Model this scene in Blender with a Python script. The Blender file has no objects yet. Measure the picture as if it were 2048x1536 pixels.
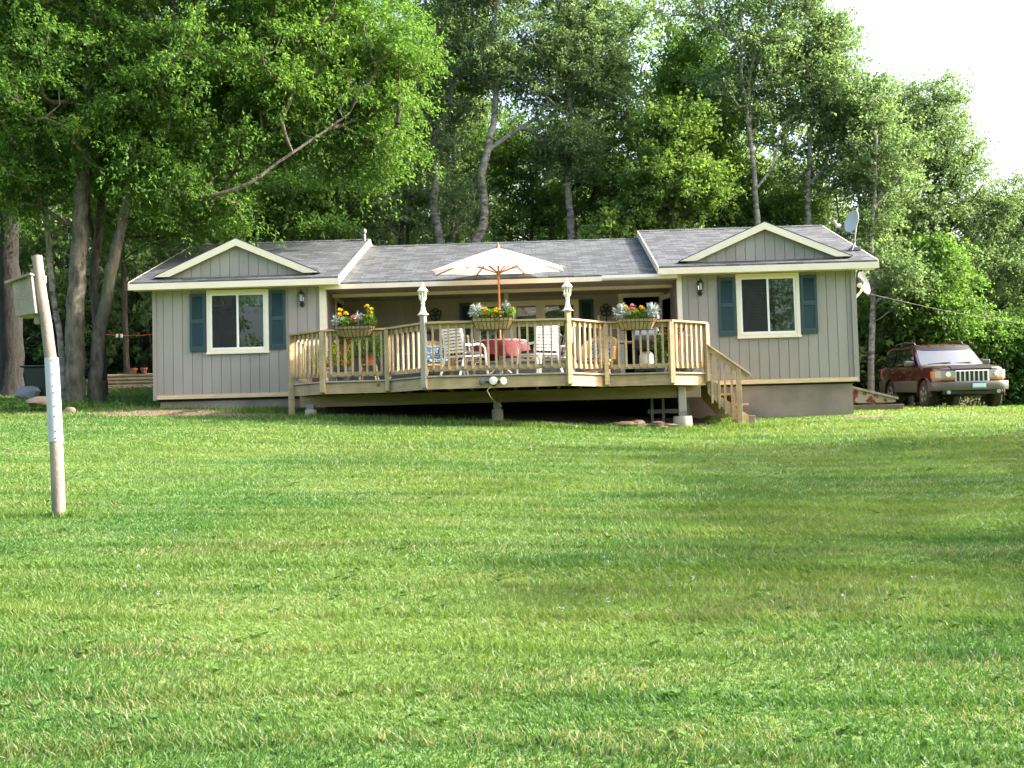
import bpy, math, random
import numpy as np
from mathutils import Vector, Matrix
SC = bpy.context.scene
COL = SC.collection
rad = math.radians

# ------------------------------------------------------------------ camera, sky, sun, exposure
CAM = np.array([8.10985585, -21.46695772, -0.9318922])
YAW, PIT, ROL, FPX = -0.02825635, 0.04923055, -0.02577971, 2071.0
def _basis():
    cy, sy, cp, sp, cr, sr = math.cos(YAW), math.sin(YAW), math.cos(PIT), math.sin(PIT), math.cos(ROL), math.sin(ROL)
    f = np.array([sy*cp, cy*cp, sp]); r = np.array([cy, -sy, 0]); u = np.cross(r, f)
    return cr*r + sr*u, -sr*r + cr*u, f
RR_, UU_, FF_ = _basis()
def at(px, py, Y):
    """world point seen at photo pixel (px, py) at depth plane y = Y"""
    v = FF_ + ((px-1024)*RR_ - (py-768)*UU_)/FPX
    t = (Y-CAM[1])/v[1]
    return CAM + t*v
def topx(P):
    d = np.asarray(P, float) - CAM
    w = d @ FF_
    return 1024+FPX*(d@RR_)/w, 768-FPX*(d@UU_)/w
cd = bpy.data.cameras.new('camera'); cam = bpy.data.objects.new('camera', cd); COL.objects.link(cam)
cam.matrix_world = Matrix(((RR_[0], UU_[0], -FF_[0], CAM[0]), (RR_[1], UU_[1], -FF_[1], CAM[1]), (RR_[2], UU_[2], -FF_[2], CAM[2]), (0, 0, 0, 1)))
cd.sensor_width = 36; cd.lens = 36*FPX/2048; cd.clip_end = 2000; cd.clip_start = .05
SC.camera = cam
SUN_EL, SUN_AZ = rad(31), rad(5)          # azimuth measured from +x towards +y
w = bpy.data.worlds.new('World'); SC.world = w; w.use_nodes = True
wn = w.node_tree; wn.nodes.clear()
sky = wn.nodes.new('ShaderNodeTexSky'); sky.sky_type = 'NISHITA'; sky.sun_disc = False
sky.sun_elevation = SUN_EL; sky.sun_rotation = rad(90)-SUN_AZ
sky.air_density = 1.0; sky.dust_density = 6.0; sky.ozone_density = 0.6
bg = wn.nodes.new('ShaderNodeBackground'); bg.inputs[1].default_value = 0.15
wo = wn.nodes.new('ShaderNodeOutputWorld')
wn.links.new(sky.outputs[0], bg.inputs[0]); wn.links.new(bg.outputs[0], wo.inputs[0])
sd = bpy.data.lights.new('sun', 'SUN'); sd.energy = 3.0; sd.angle = rad(0.8); sd.color = (1, .94, .84)
so = bpy.data.objects.new('sun', sd); COL.objects.link(so)
sdir = Vector((math.cos(SUN_EL)*math.cos(SUN_AZ), math.cos(SUN_EL)*math.sin(SUN_AZ), math.sin(SUN_EL)))
so.rotation_euler = sdir.to_track_quat('Z', 'Y').to_euler(); so.location = (30, 8, 25)
SC.view_settings.view_transform = 'Standard'; SC.view_settings.look = 'None'
SC.view_settings.gamma = 1; SC.view_settings.exposure = 2.24
SC.cycles.max_bounces = 10; SC.cycles.diffuse_bounces = 6; SC.cycles.transmission_bounces = 8; SC.cycles.transparent_max_bounces = 8; SC.cycles.caustics_reflective = False; SC.cycles.caustics_refractive = False

# ------------------------------------------------------------------ helpers
def mat(name, col, rough=.6, metal=0, spec=.5, noise=None, bump=None, coat=0, knots=False):
    """noise=(scale, amount, stretch xyz) varies brightness; bump=(scale, strength)"""
    m = bpy.data.materials.new(name); m.use_nodes = True
    nt = m.node_tree; b = nt.nodes['Principled BSDF']
    b.inputs['Base Color'].default_value = (*col, 1); b.inputs['Roughness'].default_value = rough
    b.inputs['Metallic'].default_value = metal; b.inputs['Specular IOR Level'].default_value = spec
    b.inputs['Coat Weight'].default_value = coat
    tc = nt.nodes.new('ShaderNodeTexCoord')
    if noise:
        sc, amt, st = noise
        mp = nt.nodes.new('ShaderNodeMapping'); mp.inputs['Scale'].default_value = st
        nz = nt.nodes.new('ShaderNodeTexNoise'); nz.inputs['Scale'].default_value = sc; nz.inputs['Detail'].default_value = 5
        nt.links.new(tc.outputs['Object'], mp.inputs[0]); nt.links.new(mp.outputs[0], nz.inputs[0])
        geo = nt.nodes.new('ShaderNodeNewGeometry')
        oi = nt.nodes.new('ShaderNodeObjectInfo')
        mr = nt.nodes.new('ShaderNodeMapRange'); mr.inputs[1].default_value = .25; mr.inputs[2].default_value = .75
        mr.inputs[3].default_value = 1-amt; mr.inputs[4].default_value = 1+amt
        nt.links.new(nz.outputs[0], mr.inputs[0])
        m2 = nt.nodes.new('ShaderNodeMapRange'); m2.inputs[3].default_value = 1-amt*.5; m2.inputs[4].default_value = 1+amt*.5
        nt.links.new(geo.outputs['Random Per Island'], m2.inputs[0])
        mu = nt.nodes.new('ShaderNodeMath'); mu.operation = 'MULTIPLY'
        nt.links.new(mr.outputs[0], mu.inputs[0]); nt.links.new(m2.outputs[0], mu.inputs[1])
        m3 = nt.nodes.new('ShaderNodeMapRange'); m3.inputs[3].default_value = 1-amt*.6; m3.inputs[4].default_value = 1+amt*.6; nt.links.new(oi.outputs['Random'], m3.inputs[0])
        mu2 = nt.nodes.new('ShaderNodeMath'); mu2.operation = 'MULTIPLY'; nt.links.new(mu.outputs[0], mu2.inputs[0]); nt.links.new(m3.outputs[0], mu2.inputs[1]); mu = mu2
        if knots:
            vo = nt.nodes.new('ShaderNodeTexVoronoi'); vo.inputs['Scale'].default_value = 1.7; nt.links.new(tc.outputs['Object'], vo.inputs[0])
            nk = nt.nodes.new('ShaderNodeMapRange'); nk.inputs[1].default_value = .045; nk.inputs[2].default_value = .09; nk.inputs[3].default_value = .35; nk.inputs[4].default_value = 1; nt.links.new(vo.outputs['Distance'], nk.inputs[0])
            g2 = nt.nodes.new('ShaderNodeTexNoise'); g2.inputs['Scale'].default_value = 1; g2.inputs['Detail'].default_value = 4
            mq = nt.nodes.new('ShaderNodeMapping'); mq.inputs['Scale'].default_value = (2, 2, 45); nt.links.new(tc.outputs['Object'], mq.inputs[0]); nt.links.new(mq.outputs[0], g2.inputs[0])
            ng = nt.nodes.new('ShaderNodeMapRange'); ng.inputs[1].default_value = .3; ng.inputs[2].default_value = .7; ng.inputs[3].default_value = .84; ng.inputs[4].default_value = 1.14; nt.links.new(g2.outputs[0], ng.inputs[0])
            for e in (nk, ng):
                mu3 = nt.nodes.new('ShaderNodeMath'); mu3.operation = 'MULTIPLY'; nt.links.new(mu.outputs[0], mu3.inputs[0]); nt.links.new(e.outputs[0], mu3.inputs[1]); mu = mu3
        mx = nt.nodes.new('ShaderNodeVectorMath'); mx.operation = 'SCALE'; mx.inputs[0].default_value = col
        nt.links.new(mu.outputs[0], mx.inputs['Scale']); nt.links.new(mx.outputs[0], b.inputs['Base Color'])
    if bump:
        nb = nt.nodes.new('ShaderNodeTexNoise'); nb.inputs['Scale'].default_value = bump[0]; nb.inputs['Detail'].default_value = 4
        nt.links.new(tc.outputs['Object'], nb.inputs[0])
        bm = nt.nodes.new('ShaderNodeBump'); bm.inputs['Strength'].default_value = bump[1]; bm.inputs['Distance'].default_value = .02
        nt.links.new(nb.outputs[0], bm.inputs['Height']); nt.links.new(bm.outputs[0], b.inputs['Normal'])
    return m
def leafmat(name, c1, c2, trans=.4, tc=None, patch=.35, rough=.55):
    m = bpy.data.materials.new(name); m.use_nodes = True
    nt = m.node_tree; b = nt.nodes['Principled BSDF']; out = nt.nodes['Material Output']
    geo = nt.nodes.new('ShaderNodeNewGeometry'); co = nt.nodes.new('ShaderNodeTexCoord')
    nz = nt.nodes.new('ShaderNodeTexNoise'); nz.inputs['Scale'].default_value = patch
    nt.links.new(co.outputs['Object'], nz.inputs[0])
    ad = nt.nodes.new('ShaderNodeMath'); ad.operation = 'ADD'
    nt.links.new(geo.outputs['Random Per Island'], ad.inputs[0]); nt.links.new(nz.outputs[0], ad.inputs[1])
    mr = nt.nodes.new('ShaderNodeMapRange'); mr.inputs[1].default_value = .45; mr.inputs[2].default_value = 1.55
    nt.links.new(ad.outputs[0], mr.inputs[0])
    mx = nt.nodes.new('ShaderNodeMix'); mx.data_type = 'RGBA'
    mx.inputs[6].default_value = (*c1, 1); mx.inputs[7].default_value = (*c2, 1)
    nt.links.new(mr.outputs[0], mx.inputs[0]); nt.links.new(mx.outputs[2], b.inputs['Base Color'])
    b.inputs['Roughness'].default_value = rough; b.inputs['Specular IOR Level'].default_value = .2
    tr = nt.nodes.new('ShaderNodeBsdfTranslucent')
    t2 = nt.nodes.new('ShaderNodeMix'); t2.data_type = 'RGBA'; t2.blend_type = 'MULTIPLY'; t2.inputs[0].default_value = 1
    nt.links.new(mx.outputs[2], t2.inputs[6]); t2.inputs[7].default_value = (*(tc or (1.5, 1.5, .5)), 1)
    nt.links.new(t2.outputs[2], tr.inputs[0])
    ms = nt.nodes.new('ShaderNodeMixShader'); ms.inputs[0].default_value = trans
    nt.links.new(b.outputs[0], ms.inputs[1]); nt.links.new(tr.outputs[0], ms.inputs[2]); nt.links.new(ms.outputs[0], out.inputs[0])
    return m

class MB:
    def __init__(s): s.v = []; s.f = []
    def add(s, vs, fs):
        o = len(s.v); s.v += [tuple(map(float, p)) for p in vs]; s.f += [tuple(i+o for i in f) for f in fs]; return s
    def box(s, a, b):
        x0, y0, z0 = a; x1, y1, z1 = b
        return s.add([(x0,y0,z0),(x1,y0,z0),(x1,y1,z0),(x0,y1,z0),(x0,y0,z1),(x1,y0,z1),(x1,y1,z1),(x0,y1,z1)],
                     [(0,3,2,1),(4,5,6,7),(0,1,5,4),(1,2,6,5),(2,3,7,6),(3,0,4,7)])
    def beam(s, p, q, w, h, up=(0, 0, 1)):
        """a bar of section w (sideways) x h (along up) from p to q"""
        p, q = Vector(p), Vector(q); d = (q-p).normalized(); sd_ = d.cross(Vector(up)).normalized(); u = sd_.cross(d)
        vs = [e + sd_*a*w/2 + u*b*h/2 for e in (p, q) for a, b in ((-1,-1),(1,-1),(1,1),(-1,1))]
        return s.add(vs, [(0,1,2,3),(7,6,5,4),(0,4,5,1),(1,5,6,2),(2,6,7,3),(3,7,4,0)])
    def prism(s, pts, vec):
        n = len(pts); vec = Vector(vec); a = [Vector(p) for p in pts]; b = [p+vec for p in a]
        return s.add(a+b, [tuple(range(n))[::-1], tuple(range(n, 2*n))] + [(i, (i+1) % n, n+(i+1) % n, n+i) for i in range(n)])
    def tube(s, pts, r, n=8, cap=True):
        pts = [Vector(p) for p in pts]; m = len(pts)
        rs = r if hasattr(r, '__len__') else [r]*m
        base = len(s.v); ref = None
        for i, p in enumerate(pts):
            d = (pts[min(i+1, m-1)] - pts[max(i-1, 0)]).normalized()
            if ref is None: ref = d.orthogonal().normalized()
            ref = (ref - d*ref.dot(d)).normalized(); bi = d.cross(ref)
            for k in range(n):
                a = 2*math.pi*k/n
                s.v.append(tuple(p + (ref*math.cos(a) + bi*math.sin(a))*rs[i]))
        for i in range(m-1):
            for k in range(n):
                a = base+i*n+k; b = base+i*n+(k+1) % n
                s.f.append((a, b, b+n, a+n))
        if cap:
            s.f.append(tuple(base+k for k in range(n))[::-1]); s.f.append(tuple(base+(m-1)*n+k for k in range(n)))
        return s
    def lathe(s, prof, c=(0, 0, 0), n=16, axis='z', cap=True):
        base = len(s.v); c = Vector(c)
        for r, z in prof:
            for k in range(n):
                a = 2*math.pi*k/n
                q = Vector((r*math.cos(a), r*math.sin(a), z))
                if axis == 'x': q = Vector((q.z, q.x, q.y))
                if axis == 'y': q = Vector((q.x, q.z, q.y))
                s.v.append(tuple(c+q))
        for i in range(len(prof)-1):
            for k in range(n):
                a = base+i*n+k; b = base+i*n+(k+1) % n
                s.f.append((a, b, b+n, a+n))
        if cap:
            s.f.append(tuple(base+k for k in range(n))[::-1]); s.f.append(tuple(base+(len(prof)-1)*n+k for k in range(n)))
        return s
    def xf(s, M, start=0):
        for i in range(start, len(s.v)): s.v[i] = tuple(M @ Vector(s.v[i]))
        return s
    def build(s, name, m, parent=None, smooth=False, bevel=0, loc=None):
        me = bpy.data.meshes.new(name); me.from_pydata(s.v, [], s.f); me.update()
        me.materials.append(m)
        o = bpy.data.objects.new(name, me); COL.objects.link(o)
        if smooth:
            me.polygons.foreach_set('use_smooth', [True]*len(me.polygons)); 
            try: me.set_sharp_from_angle(angle=rad(40))
            except Exception: pass
        if bevel:
            bv = o.modifiers.new('bevel', 'BEVEL'); bv.width = bevel; bv.segments = 2; bv.limit_method = 'ANGLE'
        if parent: put(o, parent)
        if loc: o.location = loc
        return o
def put(o, parent):
    """child at the same world place"""
    o.parent = parent
    o.matrix_parent_inverse = Matrix.Identity(4) if parent.parent else parent.matrix_basis.inverted()
def npmesh(name, v, f, m, parent=None, smooth=False):
    me = bpy.data.meshes.new(name); v = np.asarray(v, np.float32); f = np.asarray(f, np.int32); k = f.shape[1]
    me.vertices.add(len(v)); me.vertices.foreach_set('co', v.ravel())
    me.loops.add(f.size); me.loops.foreach_set('vertex_index', f.ravel())
    me.polygons.add(len(f)); me.polygons.foreach_set('loop_start', np.arange(0, f.size, k, dtype=np.int32))
    me.update(calc_edges=True); me.validate()
    if smooth: me.polygons.foreach_set('use_smooth', [True]*len(me.polygons))
    me.materials.append(m)
    o = bpy.data.objects.new(name, me); COL.objects.link(o)
    if parent: put(o, parent)
    return o
def tag(o, label=None, cat=None, group=None, kind=None):
    if label: o['label'] = label
    if cat: o['category'] = cat
    if group: o['group'] = group
    if kind: o['kind'] = kind
    return o
def thing(name, label, cat, loc=(0, 0, 0), rz=0, group=None):
    o = bpy.data.objects.new(name, None); COL.objects.link(o); o.location = loc; o.rotation_euler = (0, 0, rz); o.empty_display_size = .2
    return tag(o, label, cat, group)
def dup(root, loc, rz, label, group=None):
    def rec(o, parent):
        c = o.copy(); COL.objects.link(c)
        if parent: c.parent = parent
        for ch in o.children: rec(ch, c)
        return c
    r = rec(root, None); r.location = loc; r.rotation_euler = (0, 0, rz); r['label'] = label
    if group: r['group'] = group
    return r

# ------------------------------------------------------------------ materials
M = {}
M['siding'] = mat('siding_paint', (.29, .266, .236), .7, noise=(1.3, .1, (1, 1, .5)), bump=(90, .15))
M['cream'] = mat('cream_trim', (.76, .68, .54), .5, noise=(5, .05, (1, 1, 1)))
M['white'] = mat('white_vinyl', (.8, .79, .74), .4)
M['shutter'] = mat('green_shutter', (.015, .048, .05), .5)
M['skirt'] = mat('new_pine_trim', (.62, .47, .27), .6, noise=(4, .15, (1, 8, 8)), knots=True)
M['found'] = mat('concrete_brown', (.235, .19, .165), .9, noise=(1.1, .5, (1, 1, 1)), bump=(40, .4))
M['pier'] = mat('pale_concrete', (.42, .36, .29), .9, noise=(6, .25, (1, 1, 1)), bump=(60, .3))
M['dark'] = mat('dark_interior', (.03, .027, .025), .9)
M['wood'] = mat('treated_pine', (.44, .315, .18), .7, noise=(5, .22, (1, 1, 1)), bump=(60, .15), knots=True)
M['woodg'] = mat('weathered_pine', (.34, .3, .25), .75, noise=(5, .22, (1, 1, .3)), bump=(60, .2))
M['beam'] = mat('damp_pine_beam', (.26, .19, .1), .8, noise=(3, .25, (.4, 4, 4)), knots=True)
M['woodd'] = mat('dark_old_timber', (.09, .075, .058), .85, noise=(6, .3, (1, 1, 1)))
M['black'] = mat('black_metal', (.012, .012, .013), .4)
M['metal'] = mat('galvanised', (.2, .21, .22), .35, metal=.6, noise=(8, .1, (1, 1, 1)))
M['lampwhite'] = mat('white_cast', (.82, .79, .7), .4)
M['chair'] = mat('white_resin', (.85, .84, .82), .35)
M['canopy'] = None
M['polewood'] = mat('umbrella_wood', (.42, .15, .05), .45, noise=(6, .2, (1, 1, .2)))
M['terracotta'] = mat('terracotta', (.42, .13, .06), .8, noise=(9, .15, (1, 1, 1)))
M['coco'] = mat('coco_liner', (.42, .27, .14), .95, noise=(30, .3, (1, 1, 1)), bump=(80, .6))
M['wicker'] = mat('honey_wicker', (.38, .22, .08), .7, noise=(40, .3, (1, 1, 1)))
M['grey'] = mat('grey_plastic', (.09, .095, .1), .6)
M['oldwood'] = mat('weathered_post', (.185, .158, .135), .85, noise=(9, .5, (1, 1, .12)), bump=(50, .3))
M['greywood'] = mat('grey_weathered_boards', (.19, .195, .17), .85, noise=(9, .35, (1, 1, .2)), bump=(50, .2))
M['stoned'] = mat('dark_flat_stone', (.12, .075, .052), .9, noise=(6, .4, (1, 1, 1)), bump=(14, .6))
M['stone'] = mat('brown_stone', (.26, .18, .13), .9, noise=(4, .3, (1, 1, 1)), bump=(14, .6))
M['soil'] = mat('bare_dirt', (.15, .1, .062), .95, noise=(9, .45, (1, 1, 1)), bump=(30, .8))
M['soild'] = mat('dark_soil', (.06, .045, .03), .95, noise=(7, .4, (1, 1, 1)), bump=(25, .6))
def barkmat(name, lo, hi, moss, sc, st):
    m = bpy.data.materials.new(name); m.use_nodes = True; nt = m.node_tree; b = nt.nodes['Principled BSDF']; tc = nt.nodes.new('ShaderNodeTexCoord')
    mp = nt.nodes.new('ShaderNodeMapping'); mp.inputs['Scale'].default_value = st; nt.links.new(tc.outputs['Object'], mp.inputs[0])
    n1 = nt.nodes.new('ShaderNodeTexNoise'); n1.inputs['Scale'].default_value = sc; n1.inputs['Detail'].default_value = 7; n1.inputs['Roughness'].default_value = .65; nt.links.new(mp.outputs[0], n1.inputs[0])
    n2 = nt.nodes.new('ShaderNodeTexNoise'); n2.inputs['Scale'].default_value = 1.6; n2.inputs['Detail'].default_value = 4; nt.links.new(tc.outputs['Object'], n2.inputs[0])
    cr = nt.nodes.new('ShaderNodeValToRGB'); cr.color_ramp.elements[0].position = .36; cr.color_ramp.elements[1].position = .64; cr.color_ramp.elements[0].color = (*lo, 1); cr.color_ramp.elements[1].color = (*hi, 1); nt.links.new(n1.outputs[0], cr.inputs[0])
    mr = nt.nodes.new('ShaderNodeMapRange'); mr.inputs[1].default_value = .5; mr.inputs[2].default_value = .68; mr.inputs[4].default_value = .7; nt.links.new(n2.outputs[0], mr.inputs[0])
    mx = nt.nodes.new('ShaderNodeMix'); mx.data_type = 'RGBA'; nt.links.new(mr.outputs[0], mx.inputs[0]); nt.links.new(cr.outputs[0], mx.inputs[6]); mx.inputs[7].default_value = (*moss, 1)
    nt.links.new(mx.outputs[2], b.inputs['Base Color']); b.inputs['Roughness'].default_value = .9
    bp = nt.nodes.new('ShaderNodeBump'); bp.inputs['Strength'].default_value = 1; bp.inputs['Distance'].default_value = .05; nt.links.new(n1.outputs[0], bp.inputs['Height']); nt.links.new(bp.outputs[0], b.inputs['Normal'])
    return m
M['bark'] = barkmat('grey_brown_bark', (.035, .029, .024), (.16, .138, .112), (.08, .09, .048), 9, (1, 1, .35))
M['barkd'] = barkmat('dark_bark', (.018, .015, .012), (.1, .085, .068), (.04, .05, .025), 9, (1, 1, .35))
M['barkx'] = barkmat('shade_darkened_bark', (.008, .007, .006), (.03, .026, .021), (.02, .024, .013), 9, (1, 1, .35))  # darkest bark copy, the far-left trunk's shade put into its colour
M['barkw'] = barkmat('grey_woods_bark', (.05, .046, .042), (.2, .19, .175), (.1, .11, .08), 6, (1, 1, .6))
M['barkp'] = barkmat('pale_aspen_bark', (.06, .054, .048), (.38, .35, .31), (.2, .2, .16), 6, (.8, .8, 1.6))
M['petal_y'] = leafmat('marigold_petals', (.85, .42, .01), (.8, .58, .02), .15, (1, 1, 1))
M['petal_r'] = leafmat('red_petals', (.6, .02, .015), (.75, .1, .06), .15, (1, 1, 1))
M['petal_p'] = leafmat('salmon_petals', (.75, .2, .12), (.8, .42, .35), .15, (1, 1, 1))
M['petal_v'] = leafmat('violet_petals', (.08, .03, .25), (.15, .06, .35), .15, (1, 1, 1))
M['silver'] = leafmat('silver_foliage', (.28, .33, .31), (.42, .47, .45), .15, (1, 1, 1))
M['potleaf'] = leafmat('potted_foliage', (.05, .11, .02), (.15, .26, .05), .3)
M['lime'] = leafmat('lime_foliage', (.25, .34, .04), (.38, .42, .06), .3)
M['leafA'] = leafmat('cherry_leaves', (.062, .142, .036), (.118, .215, .058), .55, (1.6, 1.6, .65))
M['leafB'] = leafmat('aspen_leaves', (.1, .165, .085), (.18, .265, .135), .55, (1.4, 1.45, .8))
M['leafC'] = leafmat('maple_leaves', (.068, .145, .045), (.125, .22, .07), .55, (1.55, 1.6, .65))
M['leafD'] = leafmat('pale_maple_leaves', (.095, .175, .05), (.17, .27, .08), .5, (1.4, 1.4, .6))
M['leafW'] = leafmat('woods_leaves', (.11, .18, .08), (.19, .28, .125), .6, (1.4, 1.4, .8), patch=.15)

def glassmat(name, tint=(.8, .85, .85), base=.06, refl=1.0):
    m = bpy.data.materials.new(name); m.use_nodes = True; nt = m.node_tree; nt.nodes.clear()
    o = nt.nodes.new('ShaderNodeOutputMaterial'); mx = nt.nodes.new('ShaderNodeMixShader')
    t = nt.nodes.new('ShaderNodeBsdfTransparent'); t.inputs[0].default_value = (*tint, 1)
    g = nt.nodes.new('ShaderNodeBsdfGlossy'); g.inputs['Roughness'].default_value = .015; g.inputs[0].default_value = (refl, refl, refl, 1)
    fr = nt.nodes.new('ShaderNodeFresnel'); fr.inputs[0].default_value = 1.5
    mr = nt.nodes.new('ShaderNodeMath'); mr.operation = 'MULTIPLY_ADD'; mr.inputs[1].default_value = 1; mr.inputs[2].default_value = base
    nt.links.new(fr.outputs[0], mr.inputs[0]); nt.links.new(mr.outputs[0], mx.inputs[0])
    nt.links.new(t.outputs[0], mx.inputs[1]); nt.links.new(g.outputs[0], mx.inputs[2]); nt.links.new(mx.outputs[0], o.inputs[0])
    return m
M['glass'] = glassmat('window_glass', (.7, .75, .75), .02)
M['screen'] = bpy.data.materials.new('insect_screen'); M['screen'].use_nodes = True
nt = M['screen'].node_tree; _b = nt.nodes['Principled BSDF']; _b.inputs['Base Color'].default_value = (.03, .03, .035, 1); _b.inputs['Roughness'].default_value = .8; _b.inputs['Alpha'].default_value = .35
M['carglass'] = glassmat('tinted_car_glass', (.12, .14, .14), .12)
M['lampglass'] = glassmat('lamp_glass', (.9, .9, .9), .12)

def shingles():
    m = bpy.data.materials.new('grey_shingles'); m.use_nodes = True; nt = m.node_tree; b = nt.nodes['Principled BSDF']
    tc = nt.nodes.new('ShaderNodeTexCoord')
    br = nt.nodes.new('ShaderNodeTexBrick'); br.offset = .37; br.squash = 1
    br.inputs['Scale'].default_value = 1; br.inputs['Brick Width'].default_value = .26; br.inputs['Row Height'].default_value = .145
    br.inputs['Mortar Size'].default_value = .008; br.inputs['Bias'].default_value = -.1
    br.inputs['Color1'].default_value = (.034, .04, .049, 1); br.inputs['Color2'].default_value = (.1, .112, .129, 1); br.inputs['Mortar'].default_value = (.03, .03, .03, 1)
    mp = nt.nodes.new('ShaderNodeMapping'); mp.inputs['Scale'].default_value = (1, 1.07, 1)
    nt.links.new(tc.outputs['Object'], mp.inputs[0]); nt.links.new(mp.outputs[0], br.inputs[0])
    nz = nt.nodes.new('ShaderNodeTexNoise'); nz.inputs['Scale'].default_value = 3; nz.inputs['Detail'].default_value = 6
    nt.links.new(tc.outputs['Object'], nz.inputs[0])
    mr = nt.nodes.new('ShaderNodeMapRange'); mr.inputs[1].default_value = .25; mr.inputs[2].default_value = .75; mr.inputs[3].default_value = .88; mr.inputs[4].default_value = 1.12
    nt.links.new(nz.outputs[0], mr.inputs[0])
    vm = nt.nodes.new('ShaderNodeVectorMath'); vm.operation = 'SCALE'
    nt.links.new(br.outputs['Color'], vm.inputs[0]); nt.links.new(mr.outputs[0], vm.inputs['Scale']); nt.links.new(vm.outputs[0], b.inputs['Base Color'])
    b.inputs['Roughness'].default_value = .85
    bp = nt.nodes.new('ShaderNodeBump'); bp.inputs['Strength'].default_value = .6; bp.inputs['Distance'].default_value = .01; bp.invert = True
    nt.links.new(br.outputs['Fac'], bp.inputs['Height']); nt.links.new(bp.outputs[0], b.inputs['Normal'])
    return m
M['shingle'] = shingles()

# ------------------------------------------------------------------ ground
_ay = [-60, -21.5, -17, -12.5, -8, -4, -1.5, 0, 4, 8, 14, 40, 90]
_az = [-5.5, -2.45, -2.02, -1.49, -1.02, -.63, -.38, -.2, .2, .62, 1.0, 2.0, 3]
_bx = [-60, -2, 1, 3.6, 7.2, 10.8, 14.5, 17.6, 20, 60]
_bz = [.3, .03, 0, -.1, -.27, -.5, -.49, -.49, -.58, -1.2]
def ground(x, y):
    x = np.asarray(x, float); y = np.asarray(y, float)
    a = np.interp(y, _ay, _az); b = np.interp(x, _bx, _bz)
    fx = np.clip((x-4)/9, 0, 1); fx = fx*fx*(3-2*fx)
    a = np.where(y > 0, -.2+(a+.2)*(1-.62*fx), a)
    fy = np.clip((y+20)/17, .15, 1)
    z = a + b*fy
    return z + .015*np.sin(x*1.3+.7*y)*np.sin(y*.9-.4*x)
def gz(x, y): return float(ground(x, y))
def lawnmat():
    m = bpy.data.materials.new('lawn_soil_and_thatch'); m.use_nodes = True; nt = m.node_tree; b = nt.nodes['Principled BSDF']
    tc = nt.nodes.new('ShaderNodeTexCoord')
    n1 = nt.nodes.new('ShaderNodeTexNoise'); n1.inputs['Scale'].default_value = 30; n1.inputs['Detail'].default_value = 6
    n2 = nt.nodes.new('ShaderNodeTexNoise'); n2.inputs['Scale'].default_value = .5; n2.inputs['Detail'].default_value = 3
    for n in (n1, n2): nt.links.new(tc.outputs['Object'], n.inputs[0])
    cr = nt.nodes.new('ShaderNodeValToRGB'); cr.color_ramp.elements[0].position = .3; cr.color_ramp.elements[1].position = .7
    cr.color_ramp.elements[0].color = (.06, .12, .02, 1); cr.color_ramp.elements[1].color = (.16, .25, .05, 1)
    nt.links.new(n1.outputs[0], cr.inputs[0])
    mx = nt.nodes.new('ShaderNodeMix'); mx.data_type = 'RGBA'; mx.blend_type = 'MULTIPLY'; mx.inputs[0].default_value = .5
    c2 = nt.nodes.new('ShaderNodeValToRGB'); c2.color_ramp.elements[0].color = (.6, .75, .6, 1); c2.color_ramp.elements[1].color = (1.3, 1.2, 1, 1)
    nt.links.new(n2.outputs[0], c2.inputs[0]); nt.links.new(cr.outputs[0], mx.inputs[6]); nt.links.new(c2.outputs[0], mx.inputs[7])
    nt.links.new(mx.outputs[2], b.inputs['Base Color']); b.inputs['Roughness'].default_value = .9
    bp = nt.nodes.new('ShaderNodeBump'); bp.inputs['Strength'].default_value = .8; bp.inputs['Distance'].default_value = .03
    nt.links.new(n1.outputs[0], bp.inputs['Height']); nt.links.new(bp.outputs[0], b.inputs['Normal'])
    return m
def sheet(name, xs, ys, m, dz=0, keep=None):
    X, Y = np.meshgrid(xs, ys); Z = ground(X, Y)+dz
    v = np.stack([X, Y, Z], -1).reshape(-1, 3); nx = len(xs)
    i, j = np.meshgrid(np.arange(nx-1), np.arange(len(ys)-1)); a = (j*nx+i).ravel()
    f = np.stack([a, a+1, a+1+nx, a+nx], -1)
    if keep is not None:
        c = v[f].mean(1); f = f[keep(c[:, 0], c[:, 1])]
    return npmesh(name, v, f, m, smooth=True)
gx = np.concatenate([[-300, -150, -90], np.arange(-60, 61, 1.0), [90, 150, 300]])
gy = np.concatenate([[-300, -150, -90], np.arange(-60, -25, 2.5), np.arange(-25, 15, .5), np.arange(15, 91, 2.5), [150, 300]])
tag(sheet('lawn', gx, gy, lawnmat()), kind='structure')
def wob(x, y, s=1): return .5*np.sin(2.1*x*s+1.3*y*s)+.3*np.sin(5.3*x*s-3.1*y*s+1)+.2*np.sin(9.7*x*s+7.9*y*s+2)
def in_dirt(x, y):
    d1 = (((x-.75)/2.1)**2+((y+.95)/.8)**2 + .4*wob(x, y)) < 1
    d2 = (((x-2.7)/.8)**2+((y+1.5)/.5)**2 + .5*wob(x, y)) < .8
    d3 = (((x-14.7)/.6)**2+((y+.5)/.2)**2 + .5*wob(x, y)) < .8
    d4 = (((x-11.2)/.6)**2+((y+1.7)/.14)**2 + .6*wob(x, y)) < .7
    return d1 | d2 | d3 | d4
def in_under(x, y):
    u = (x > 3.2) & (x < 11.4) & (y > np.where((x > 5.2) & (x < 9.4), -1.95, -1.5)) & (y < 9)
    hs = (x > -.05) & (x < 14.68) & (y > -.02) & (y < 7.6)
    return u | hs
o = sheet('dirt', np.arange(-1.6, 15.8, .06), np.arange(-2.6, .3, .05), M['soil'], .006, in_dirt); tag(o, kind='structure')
o = sheet('bare_soil', np.arange(3.1, 11.5, .2), np.arange(-2.2, 8.2, .2), M['soild'], .008, in_under); tag(o, kind='structure')
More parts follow.
